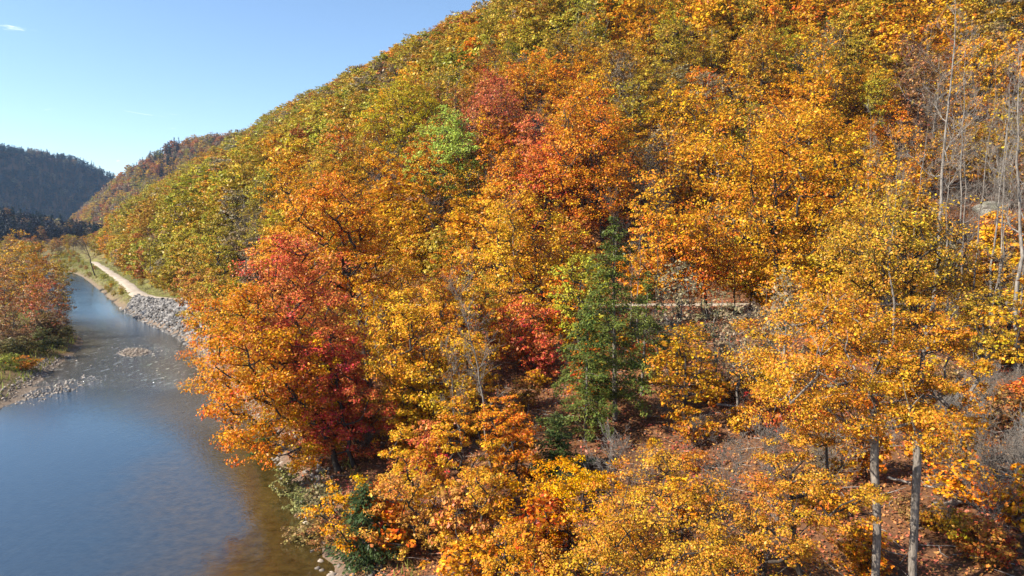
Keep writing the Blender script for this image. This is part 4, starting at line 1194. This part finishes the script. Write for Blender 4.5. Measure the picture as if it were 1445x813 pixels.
# fallen leaves
n = 330000
xs = g.uniform(-55, 115, n); ys = 20 + 110 * g.random(n) ** 1.9
dT, sT, _ = sdist(xs, ys, TRs); dR, sR, _ = sdist(xs, ys, RBs)
zz = terrain(xs, ys); px, py = project(xs, ys, zz)
ii = np.where((sR > 0) & (dR > 0.25) & (dT > 1.9) & (px > 250) & (px < 1600) & (py < 860))[0][:130000]
Cc = np.stack([xs[ii], ys[ii], zz[ii] + g.uniform(0.05, 0.16, len(ii))], -1)
Nn = unit(np.array([0, 0, 1.0]) + g.normal(0, 0.5, (len(ii), 3)))
LV, LF = leaf_quads(Cc, Nn, g.uniform(0.11, 0.24, len(ii)) * (0.7 + ys[ii] / 110), g)
add('fallen_leaves', mesh_np('fallen_leaves', LV, [LF], [M['litter']], fattr={'var': g.random(len(LF))}), kind='stuff', label='reddish brown fallen leaves covering the slope')

# broken twigs on the slope
n = 9000
xs = g.uniform(-40, 100, n); ys = 22 + 75 * g.random(n) ** 1.3
dT, sT, _ = sdist(xs, ys, TRs); dR, sR, _ = sdist(xs, ys, RBs)
ii = np.where((sR > 0) & (dR > 1) & (dT > 2.5))[0][:5000]
zz = terrain(xs[ii], ys[ii])
Pn, pr_, rd = [], [], []
for k, (x, y, z) in enumerate(zip(xs[ii], ys[ii], zz)):
    a = g.uniform(0, 6.28); L = g.uniform(0.5, 2.2); up = g.uniform(-0.05, 0.35)
    d = np.array([math.cos(a), math.sin(a), up])
    p0 = np.array([x, y, z + 0.08])
    Pn += [p0, p0 + d * L * .5 + g.normal(0, .06, 3), p0 + d * L]; pr_ += [-1, 3 * k, 3 * k + 1]; r_ = g.uniform(.012, .035); rd += [r_, r_ * .8, r_ * .4]
V, Fq = tubes(Pn, pr_, rd, 4, 3)
add('twig_litter', mesh_np('twig_litter', V, [Fq], [M['log']]), kind='stuff', label='grey broken twigs strewn over the leaf litter')

# grass verge
def blades(pts, h, gg):
    m_ = len(pts)
    a = gg.uniform(0, 6.28, m_); w = h * 0.09
    d = np.stack([np.cos(a), np.sin(a), np.zeros(m_)], -1)
    lean = gg.normal(0, 0.35, (m_, 3)) * np.array([1, 1, 0]) * h[:, None]
    up = np.array([0, 0, 1.0]) * h[:, None]
    V = np.stack([pts - d * w[:, None], pts + d * w[:, None], pts + up + lean + d * w[:, None] * .3, pts + up * .96 + lean - d * w[:, None] * .3], 1).reshape(-1, 3)
    return V, np.arange(4 * m_).reshape(m_, 4)
xs = g.uniform(-300, -55, 260000); ys = g.uniform(132, 420, 260000)
dT, sT, _ = sdist(xs, ys, TRs); dR, sR, _ = sdist(xs, ys, RBs)
ok = (sR > 0) & (dT > 1.7) & (((sT < 0) & (dT < 16)) | ((sT > 0) & (dT < 5.5))) & ((xs < -85.5) | (sT > 0)) & (dR > 0.1)
ii = np.where(ok)[0][:42000]
zz = terrain(xs[ii], ys[ii])
V, Fq = blades(np.stack([xs[ii], ys[ii], zz - 0.05], -1), g.uniform(0.2, 0.65, len(ii)), g)
xs = g.uniform(-110, -48, 90000); ys = g.uniform(58, 150, 90000)
dL, sL, _ = sdist(xs, ys, LBs)
i2 = np.where((sL < 0) & (dL > .6) & (dL < 9))[0][:4000]
z2 = terrain(xs[i2], ys[i2])
V2, F2 = blades(np.stack([xs[i2], ys[i2], z2 - 0.05], -1), g.uniform(0.3, 0.8, len(i2)), g)
xs = g.uniform(-60, 4, 60000); ys = g.uniform(24, 104, 60000)
dR, sR, _ = sdist(xs, ys, RBs)
tuft = np.sin(xs * 1.9 + 2) * np.sin(ys * 1.3) > 0.05
i3 = np.where((sR > 0) & (dR > .4) & (dR < 3.5) & tuft)[0][:7000]
V3, F3 = blades(np.stack([xs[i3], ys[i3], terrain(xs[i3], ys[i3]) - 0.05], -1), g.uniform(0.2, 0.6, len(i3)), g)
V2 = np.concatenate([V2, V3]); F2 = np.concatenate([F2, F3 + 4 * len(F2)])
add('grass_verge', mesh_np('grass_verge', np.concatenate([V, V2]), [np.concatenate([Fq, F2 + len(V)])], [M['grass']], fattr={'var': g.random(len(Fq) + len(F2))}),
    kind='stuff', label='yellow-green grass along the trail and the banks')

# ------------------------------------------------------------------ haze: one closed box of even air round everything
hm = bpy.data.materials.new('haze')
n, l = nodes(hm)
o_ = n.new('ShaderNodeOutputMaterial'); pv = n.new('ShaderNodeVolumePrincipled')
pv.inputs['Color'].default_value = (0.42, 0.66, 1.0, 1); pv.inputs['Density'].default_value = 0.00006; pv.inputs['Anisotropy'].default_value = 0.2
l.new(pv.outputs[0], o_.inputs['Volume'])
zmax = float(GZ.max()) + 60
bx = np.array([(x, y, z) for z in (-6, zmax) for y in (-760, 5300) for x in (-3700, 3700)], float)
bf = np.array([(0, 2, 3, 1), (4, 5, 7, 6), (0, 1, 5, 4), (2, 6, 7, 3), (0, 4, 6, 2), (1, 3, 7, 5)])
add('haze', mesh_np('haze', bx, [bf], [hm]), kind='stuff', label='thin bluish haze filling the valley air')
print('auto', len(auto), 'bare', len(bare_auto), 'far', n_far, 'sap', len(sapl), 'brush', len(brush), 'zmax', zmax)

dg_ = sum(len(o.data.polygons) for o in {o.data.name: o for o in sc.objects if o.type == 'MESH'}.values())
print('unique polygons', dg_)
